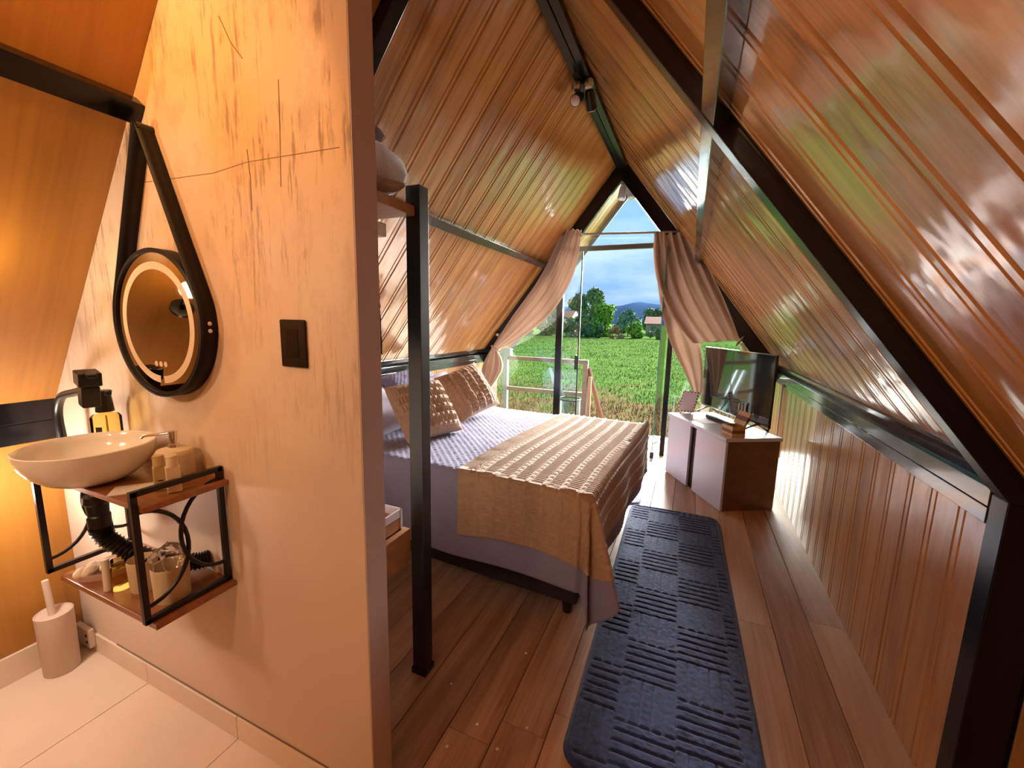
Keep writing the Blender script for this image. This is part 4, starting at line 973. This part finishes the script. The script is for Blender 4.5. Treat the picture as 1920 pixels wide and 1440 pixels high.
MB().lathe([(0, 0), (0.05, 0), (0.052, 0.03), (0.036, 0.05), (0, 0.05)], (-2.47, 5.30, 1.40), 24, Matrix.Rotation(math.radians(90), 4, 'X')).build('housing', BLKP, wl_, smooth=40)
MB().lathe([(0, 0.05), (0.024, 0.051), (0.018, 0.062), (0, 0.064)], (-2.47, 5.30, 1.40), 18, Matrix.Rotation(math.radians(90), 4, 'X')).build('reflector', CHROME, wl_, smooth=40)

# ------------------------------------------------------------------ bathroom things
YW = YP-0.0003
# wash stand
SX0, SX1, SY0 = -2.035, -1.432, 0.606
ws = empty('wash_stand', ((SX0+SX1)/2, YP, 0.656), 'black iron wall shelf with ring side panels and two wooden boards under the basin', 'shelf')
MB().box((SX0+0.01, SY0+0.008, 1.028), (SX1+0.03, YW, 1.046)).build('board', MSH, ws, bevel=0.002)
MB().box((SX0+0.05, SY0+0.008, 0.655), (SX1+0.028, YW, 0.674)).build('board', MSH, ws, bevel=0.002)
bt = 0.017
for x in (SX0, SX1):
    f = empty('side_frame', (x, SY0, 0.68)); f.parent = ws; f.location = Vector((x, SY0, 0.68))-wloc(ws)
    for nm, a, b_ in (('front_post', (x, SY0, 0.675), (x, SY0, 1.092)), ('rear_post', (x, YW-0.012, 0.675), (x, YW-0.012, 1.092))):
        MB().bar(a, b_, bt, bt, (0, 1, 0)).build(nm, BLKM, f, bevel=0.0015)
    for z in (0.683, 1.084):
        MB().bar((x, SY0-0.008, z), (x, YW-0.003, z), bt, bt).build('rail', BLKM, f, bevel=0.0015)
    R_ = 0.142; ym = (SY0+YW)/2
    for s, yy in ((1, SY0+0.004), (-1, YW-0.016)):
        zc = 0.875 if s > 0 else 0.90
        rr_ = min(0.125, ym-SY0+0.001)
        pts_ = [(x, yy+s*rr_*math.cos(a), zc+0.150*math.sin(a)) for a in [(-90+180*i/20)*math.pi/180 for i in range(21)]]
        MB().tube(pts_, 0.0065, 8).build('ring', BLKM, f, smooth=40)
# basin
BC = Vector((-1.78, 0.66, 0))
prof = [(0.0, 1.047), (0.065, 1.047), (0.080, 1.050), (0.112, 1.066), (0.141, 1.092), (0.160, 1.125), (0.168, 1.152), (0.170, 1.170), (0.1665, 1.1725), (0.163, 1.170), (0.160, 1.150), (0.150, 1.124), (0.131, 1.098), (0.103, 1.076), (0.06, 1.064), (0.0, 1.062)]
ba = empty('wash_basin', (BC.x, BC.y, 1.047), 'white round vessel basin on the wooden wash stand', 'basin')
MB().lathe(prof, BC, 56).build('bowl', WHITEC, ba, smooth=50)
MB().lathe([(0.0, 1.0655), (0.018, 1.0655), (0.020, 1.063)], BC, 24).build('drain_ring', CHROME, ba, smooth=50)
# drain
dp = empty('drain_pipe', (BC.x, BC.y, 0.9), 'black corrugated drain hose curving down from the basin', 'pipe')
MB().lathe([(0, 1.027), (0.016, 1.027), (0.016, 0.985), (0.0, 0.985)], BC, 20).build('tail_piece', WHITEC, dp, smooth=40)
MB().lathe([(0, 0.995), (0.034, 0.995), (0.036, 0.972), (0.030, 0.965), (0.028, 0.93), (0.031, 0.925), (0.030, 0.885), (0, 0.885)], BC, 24).build('coupling', BLKP, dp, smooth=30)
path = [spline([BC+Vector((0, 0, 0.89)), BC+Vector((0.0, 0.01, 0.84)), BC+Vector((0.045, 0.05, 0.78)), BC+Vector((0.12, 0.10, 0.735)), BC+Vector((0.20, 0.155, 0.72)), BC+Vector((0.23, 0.197, 0.72))], i/90) for i in range(91)]
MB().tube(path, [0.026+(0.006 if i % 3 == 0 else 0) for i in range(91)], 14).build('hose', BLKP, dp, smooth=30)
# tap
tp = empty('tap', (-2.27, YP, 1.05), 'black angular tap with an arched neck behind the basin', 'tap')
neck = [spline([Vector((-2.31, YW, 1.02)), Vector((-2.305, 0.79, 1.03)), Vector((-2.30, 0.775, 1.12)), Vector((-2.29, 0.772, 1.21)), Vector((-2.22, 0.765, 1.272)), Vector((-2.09, 0.752, 1.300)), Vector((-1.95, 0.735, 1.325))], i/40) for i in range(41)]
MB().tube(neck, 0.0145, 12).build('neck', BLKM, tp, smooth=True)
HM = frame_mat((-1.905, 0.725, 1.325), Vector((0.9, -0.15, 0.0)).normalized(), Vector((0.15, 0.9, 0)).normalized(), Vector((0, 0, 1))) @ Matrix.Rotation(math.radians(10), 4, 'Y')
MB().box((-0.026, -0.024, -0.052), (0.026, 0.024, 0.022), HM).build('spout_head', BLKM, tp, bevel=0.004)
MB().box((-0.035, -0.030, 0.024), (0.030, 0.030, 0.072), HM).box((0.0, -0.014, 0.060), (0.052, 0.014, 0.074), HM).build('lever', BLKM, tp, bevel=0.004)
# mirror
MC = Vector((-1.635, 0, 1.565)); RM = 0.243
mi = empty('mirror', (MC.x, YP, MC.z), 'round LED mirror in a dark frame hung from a leather strap', 'mirror')
RX = Matrix.Rotation(math.radians(90), 4, 'X')            # local z -> -y
MB().lathe([(0.0, 0.0), (RM, 0.0), (RM, 0.048), (RM-0.012, 0.050), (RM-0.014, 0.043), (0.0, 0.043)], (MC.x, YW, MC.z), 72, RX).build('frame', STRAP, mi, smooth=40)
MB().lathe([(0.0, 0.0436), (RM-0.0145, 0.0436)], (MC.x, YW, MC.z), 72, RX).build('glass', MIRR, mi)
def arcband(r0, r1, a0, a1, d, n=90):
    return lambda u, v: Vector((MC.x+lerp(r0, r1, v)*math.cos(lerp(a0, a1, u)), YW-d, MC.z+lerp(r0, r1, v)*math.sin(lerp(a0, a1, u))))
MB().grid(100, 2, arcband(0.176, 0.200, -math.pi/2+0.05, 1.5*math.pi-0.05, 0.0440)).build('light_ring', FROST, mi)
for dx in (-0.026, 0.0, 0.026):
    MB().grid(16, 2, lambda u, v: Vector((MC.x+dx+v*0.0095*math.cos(u*6.2832), YW-0.0441, MC.z-0.135+v*0.0095*math.sin(u*6.2832)))).build('touch_button', plain('touch_button', (0.60, 0.38, 0.25), 0.5) if dx < -0.01 else bpy.data.materials['touch_button'], mi)
hook = Vector((MC.x, 0, 2.185)); dh = (hook-MC).length; al = math.acos((RM+0.003)/dh)
def sp(t):
    # path hook -> left tangent -> bottom -> right tangent -> hook
    aL, aR = math.pi/2+al, math.pi/2-al+2*math.pi
    r = RM+0.003
    if t < 0.28: q = t/0.28; e = MC+Vector((r*math.cos(aL), 0, r*math.sin(aL))); return (hook+Vector((-0.006, 0, 0))).lerp(e, q)
    if t > 0.72: q = (t-0.72)/0.28; e = MC+Vector((r*math.cos(aR), 0, r*math.sin(aR))); return e.lerp(hook+Vector((0.006, 0, 0)), q)
    a = lerp(aL, aR, (t-0.28)/0.44); return MC+Vector((r*math.cos(a), 0, r*math.sin(a)))
MB().grid(160, 2, lambda u, v: sp(u)+Vector((0, YW-0.002-0.050*v, 0))).build('strap', STRAP, mi, solid=0.004, smooth=30)
aR = 0.02
for z in (0.0, -0.022):
    a = math.asin((0.0+z)/RM)+0.02
    p = MC+Vector(((RM+0.0075)*math.cos(a), 0, (RM+0.0075)*math.sin(a)))
    MB().sphere((p.x, YW-0.027, p.z), 0.0065, 12, 8, (0.5, 1, 1)).build('rivet', PINKW, mi, smooth=True)
MB().lathe([(0, 0), (0.014, 0), (0.014, 0.045), (0.018, 0.050), (0, 0.052)], (hook.x, YW, hook.z-0.012), 18, RX).build('hook', BLKM, mi, smooth=40)
# switch
sw = empty('switch_plate', (-1.05, YP, 1.52), 'black rectangular switch plate on the plaster wall', 'switch')
MB().box((-1.100, YP-0.009, 1.452), (-0.999, YP-0.0002, 1.590)).build('plate', plain('switch_black', (0.006, 0.006, 0.007), 0.18, coat=0.5), sw, bevel=0.006)
MB().box((-1.074, YP-0.0105, 1.480), (-1.026, YP-0.0085, 1.562)).build('rocker', plain('switch_rocker', (0.007, 0.007, 0.008), 0.15), sw, bevel=0.002)
# small things: helper for a moustache mark on a bottle face
MARK = plain('dark_print', (0.025, 0.012, 0.008), 0.6)
def moustache(parent, c, right, up, nrm, w):
    right, up, nrm = Vector(right), Vector(up), Vector(nrm); P = []
    for i in range(21):
        t = i/10-1; P.append((t, 0.26*(1-abs(t))**0.6*(0.5+0.5*abs(math.cos(t*2.2)))+0.18*abs(t)**3))
    lo = [(t, -0.20*(1-abs(t))**0.5*(1 if abs(t) > 0.08 else 0.5)+0.18*abs(t)**3) for t, _ in P]
    f = lambda u, v: Vector(c)+right*(P[min(20, int(round(u*20)))][0]*w/2)+up*(lerp(P[min(20, int(round(u*20)))][1], lo[min(20, int(round(u*20)))][1], v)*w/2)+nrm*0.0006
    return MB().grid(21, 2, f).build('moustache_print', MARK, parent)
cam_dir = lambda p: (Vector((0, 0, 0))-Vector((p[0], p[1], 0))).normalized()
# spray bottle
p = Vector((-1.99, 0.795, 1.0465)); t = empty('spray_bottle', p, 'clear bottle of yellow liquid with a black pump behind the basin', 'bottle')
MB().lathe([(0, 0), (0.044, 0.0), (0.044, 0.165), (0.038, 0.175), (0.018, 0.180), (0.018, 0.185), (0, 0.185)], p, 30).build('body', YELLIQ, t, smooth=40)
MB().tube([p+Vector((0.0, 0, 0.17)), p+Vector((0.03, -0.01, 0.01))], 0.003, 6).build('dip_tube', plain('dip_tube', (0.55, 0.45, 0.12), 0.4), t)
MB().lathe([(0, 0.186), (0.027, 0.186), (0.025, 0.215), (0.022, 0.245), (0.026, 0.262), (0.022, 0.266), (0, 0.266)], p, 22).build('pump', BLKP, t, smooth=40)
cdv = cam_dir(p); MB().bar(p+Vector((0, 0, 0.255)), p+Vector((0.045, 0.0, 0.258)), 0.016, 0.016).build('nozzle', BLKP, t, bevel=0.003)
MB().box((-0.009, -0.0455, 0.115), (0.009, -0.0435, 0.135), Matrix.Translation(p) @ Matrix.Rotation(math.radians(38), 4, 'Z')).build('label_mark', MARK, t)
# ribbed round dispenser
p = Vector((-1.555, 0.785, 1.0465)); t = empty('soap_dispenser', p, 'round cream ribbed soap dispenser with a chrome pump', 'dispenser')
pr = [(0, 0), (0.050, 0)]+[(0.053+0.0012*(i % 2), 0.004+0.0045*i) for i in range(20)]+[(0.053, 0.098), (0.048, 0.106), (0.018, 0.113), (0, 0.113)]
MB().lathe(pr, p, 40).build('jar', CREAM, t, smooth=35)
MB().lathe([(0, 0.113), (0.017, 0.113), (0.017, 0.122), (0.009, 0.126), (0.012, 0.150), (0.0135, 0.168), (0, 0.170)], p, 22).build('pump', CHROME, t, smooth=40)
MB().tube([p+Vector((0, 0, 0.161)), p+Vector((-0.05, -0.055, 0.158)), p+Vector((-0.056, -0.062, 0.151))], 0.0045, 10).build('spout', CHROME, t, smooth=40)
# small bottles with moustache print
for k, (x, y, w, h, col, lab) in enumerate(((-1.450, 0.722, 0.038, 0.085, (0.72, 0.62, 0.44), 'small square cream lotion bottle with a moustache print in front'), (-1.503, 0.712, 0.034, 0.080, (0.52, 0.40, 0.18), 'small amber lotion bottle with a moustache print beside the cream one'))):
    p = Vector((x, y, 1.0465)); t = empty('lotion_bottle', p, lab, 'bottle', 'small moustache bottles'); d = cam_dir(p); ang = math.atan2(d.y, d.x)+math.pi/2
    Mz = Matrix.Translation(p) @ Matrix.Rotation(ang, 4, 'Z'); mt = plain('lotion_%d' % k, col, 0.35, coat=0.3)
    MB().box((-w/2, -w*0.35, 0), (w/2, w*0.35, h), Mz).build('body', mt, t, bevel=0.004)
    MB().lathe([(0, h), (0.015, h), (0.0145, h+0.032), (0.0125, h+0.034), (0, h+0.034)], p, 18).build('cap', mt, t, smooth=40)
    moustache(t, Mz @ Vector((0, -w*0.35, h*0.42)), Mz.to_3x3() @ Vector((1, 0, 0)), (0, 0, 1), Mz.to_3x3() @ Vector((0, -1, 0)), w*0.62)
o = MB().box((-0.065, -0.04, 0.0), (0.065, 0.04, 0.0025), Matrix.Translation((-1.575, 0.685, 1.0468)) @ Matrix.Rotation(math.radians(52), 4, 'Z')).build('note_card', PAPER); tag(o, 'white card lying on the wash stand board beside the basin', 'card')
# lower shelf
zs = 0.6746
for k, (x, y, r, h, lab) in enumerate(((-1.503, 0.712, 0.050, 0.118, 'larger cream ribbed canister with a cellophane bundle on the lower shelf'), (-1.640, 0.70, 0.040, 0.108, 'narrow cream ribbed canister behind the iron post'))):
    p = Vector((x, y, zs)); t = empty('canister', p, lab, 'canister', 'cream canisters on the lower shelf')
    pr = [(0, 0), (r*0.93, 0)]+[(r*(0.94+0.06*i/24)+0.0011*(i % 2), 0.003+(h-0.006)*i/24) for i in range(25)]+[(r*0.985, h), (r*0.92, h-0.004), (r*0.88, 0.01), (0, 0.01)]
    MB().lathe(pr, p, 40).build('body', CREAM, t, smooth=35)
cb_ = MB(); rr = random.Random(5)
def crumple(u, v):
    a = u*2*math.pi; z = v; r_ = 0.046*math.sin(math.pi*min(1, 0.12+0.86*z))**0.6*(1+0.35*mnoise.noise(Vector((math.cos(a)*2, math.sin(a)*2, z*4))))
    return Vector((-1.500+r_*math.cos(a), 0.712+r_*math.sin(a), zs+0.085+0.105*z+0.012*mnoise.noise(Vector((a*1.5, z*5, 3)))))
cb_.grid(28, 16, crumple, closed_u=True); o = cb_.build('cellophane_bundle', CLEARP, smooth=False); tag(o, 'crumpled clear cellophane bundle standing in the larger canister', 'wrapper')
p = Vector((-1.712, 0.668, zs)); t = empty('amber_vial', p, 'small amber glass bottle on the lower shelf', 'bottle')
MB().lathe([(0, 0), (0.026, 0), (0.027, 0.004), (0.025, 0.07), (0.018, 0.082), (0.018, 0.086), (0, 0.086)], p, 24).build('body', YELLIQ, t, smooth=40)
MB().lathe([(0, 0.086), (0.021, 0.086), (0.021, 0.104), (0, 0.106)], p, 20).build('cap', glassmat('clear_cap', (0.85, 0.75, 0.6), 0.1), t, smooth=40)
p = Vector((-1.732, 0.640, zs)); o = MB().tube([p+Vector((0, 0, 0.0)), p+Vector((-0.006, 0.004, 0.108))], 0.0105, 16).build('white_tube', WHITEC, smooth=40); tag(o, 'upright white tube leaning by the small amber bottle', 'tube')
p = Vector((-1.845, 0.69, zs)); t = empty('cotton_dish', p, 'shallow pointed dish heaped with white cotton on the lower shelf', 'dish')
def leafdish(r0, z):
    pass
def dishp(sc, z):
    out = []
    for i in range(40):
        a = 2*math.pi*i/40; x = 0.085*math.copysign(abs(math.cos(a))**1.25, math.cos(a)); y = 0.045*math.sin(a)
        out.append(Matrix.Rotation(math.radians(58), 4, 'Z') @ Vector((x*sc, y*sc, z)))
    return out
rings = [dishp(0.90, 0.0), dishp(1.0, 0.026), dishp(0.95, 0.026), dishp(0.86, 0.006)]
b = MB(); vs = [p+q for g_ in rings for q in g_]; fs = [(i*40+k, i*40+(k+1) % 40, (i+1)*40+(k+1) % 40, (i+1)*40+k) for i in range(3) for k in range(40)]+[tuple(range(39, -1, -1)), tuple(range(120, 160))]
b.add(vs, fs).build('dish', plain('rose_dish', (0.62, 0.46, 0.40), 0.6), t, smooth=40)
b = MB()
for k in range(16):
    q = Matrix.Rotation(math.radians(58), 4, 'Z') @ Vector((0.07*(2*rr.random()-1), 0.022*(2*rr.random()-1), 0.026+0.010*rr.random()))
    b.sphere(p+q, 0.014+0.006*rr.random(), 8, 6, (1, 1, 0.8))
b.build('cotton', plain('white_cotton', (0.82, 0.74, 0.62), 0.95, bump=0.6, bscale=200), t, smooth=True, )
# toilet brush
p = Vector((-2.495, 0.735, 0.0)); t = empty('toilet_brush', p, 'white toilet brush holder with a pale upright handle in the corner', 'brush')
WB = plain('matt_white_plastic', (0.58, 0.47, 0.40), 0.55)
MB().lathe([(0, 0.0), (0.056, 0.0), (0.059, 0.004), (0.062, 0.282), (0.058, 0.285), (0.054, 0.279), (0.020, 0.274), (0, 0.274)], p, 40).build('holder', WB, t, smooth=40)
MB().tube([p+Vector((0.0, -0.005, 0.27)), p+Vector((-0.010, -0.008, 0.435))], [0.0125, 0.0115], 16).build('handle', WB, t, smooth=40)
# pipe stub in the corner
t = empty('wall_outlet', (-2.50, YP, 0.10), 'white plastic outlet box on the skirting in the corner', 'outlet')
MB().box((-2.58, YP-0.034, 0.035), (-2.47, YP-0.0105, 0.125)).build('box', WB, t, bevel=0.004)
for z in (0.065, 0.098): MB().lathe([(0, 0), (0.007, 0), (0.007, 0.003), (0, 0.003)], (-2.49, YP-0.0335, z), 12, RX).build('hole', MARK, t)

# ------------------------------------------------------------------ bathroom lamps (out of view; the fill globe is added)
def globe(name, label, c, r, col, st, mount):
    t = empty(name, c, label, 'lamp')
    MB().sphere(c, r, 24, 14).build('globe', emit(name+'_glow_%d' % int(st), col, st), t, smooth=True)
    MB().tube([c, mount], 0.012, 10).build('arm', BLKM, t, smooth=40)
    d = (Vector(mount)-Vector(c)).normalized()
    MB().tube([Vector(mount)-d*0.012, Vector(mount)+d*0.004], 0.045, 20).build('rose', BLKM, t, smooth=40)
globe('wall_lamp', 'warm globe lamp on the orange slope left of the mirror', (-2.00, 0.50, 1.70), 0.035, (1.0, 0.72, 0.36), LAMP_UP, (-2.12, 0.47, 1.62))
globe('wall_lamp', 'white globe lamp low on the bathroom side wall', (-2.34, 0.55, 0.92), 0.040, (1.0, 0.84, 0.70), LAMP_LOW, (-2.592, 0.45, 0.92))

globe('pendant_lamp', 'warm globe pendant hanging from the ridge behind the viewer', (-1.06, -0.75, 2.30), 0.05, (1.0, 0.62, 0.32), LAMP_ROOM, (-1.06, -0.75, 3.26))

ax = Vector((-0.09, 0.90, -0.43)).normalized()
sl = empty('spot_lamp', (-1.45, 0.22, 2.60), 'warm spotlight under the bathroom slope aimed at the mirror wall', 'lamp')
sc_ = Vector((-1.45, 0.26, 2.57)); xx = ax.orthogonal().normalized(); HM2 = frame_mat((0, 0, 0), xx, ax.cross(xx), ax)
MB().lathe([(0, -0.07), (0.03, -0.07), (0.036, -0.04), (0.04, 0.03), (0.036, 0.03), (0.034, 0.0), (0.0, 0.0)], sc_, 24, HM2).build('head', BLKP, sl, smooth=40)
MB().tube([sc_-ax*0.05, sc_-ax*0.05+Vector((-0.02, 0, 0.07))], 0.007, 8).build('arm', BLKP, sl, smooth=40)
MB().lathe([(0, 0.001), (0.034, 0.001)], sc_, 20, HM2).build('lens', emit('spot_lens_glow', (1.0, 0.62, 0.28), 8.0), sl)
ld = bpy.data.lights.new('spot_beam', 'SPOT'); lo_ = bpy.data.objects.new('spot_beam', ld); COL.objects.link(lo_); lo_.parent = sl
ld.energy = LAMP_SPOT; ld.color = (1.0, 0.46, 0.13); ld.spot_size = math.radians(97); ld.spot_blend = 0.12; ld.shadow_soft_size = 0.03
lo_.matrix_local = Matrix.Translation(sc_+ax*0.035-wloc(sl)) @ (-ax).to_track_quat('Z', 'Y').to_matrix().to_4x4()

globe('fill_globe', 'added warm fill globe over the bathroom floor behind the viewer', (-1.90, -0.30, 1.85), 0.06, (1.0, 0.74, 0.50), LAMP_FILL, (-1.97, -0.30, 1.96))  # unseen globe added to brighten the lower plaster wall
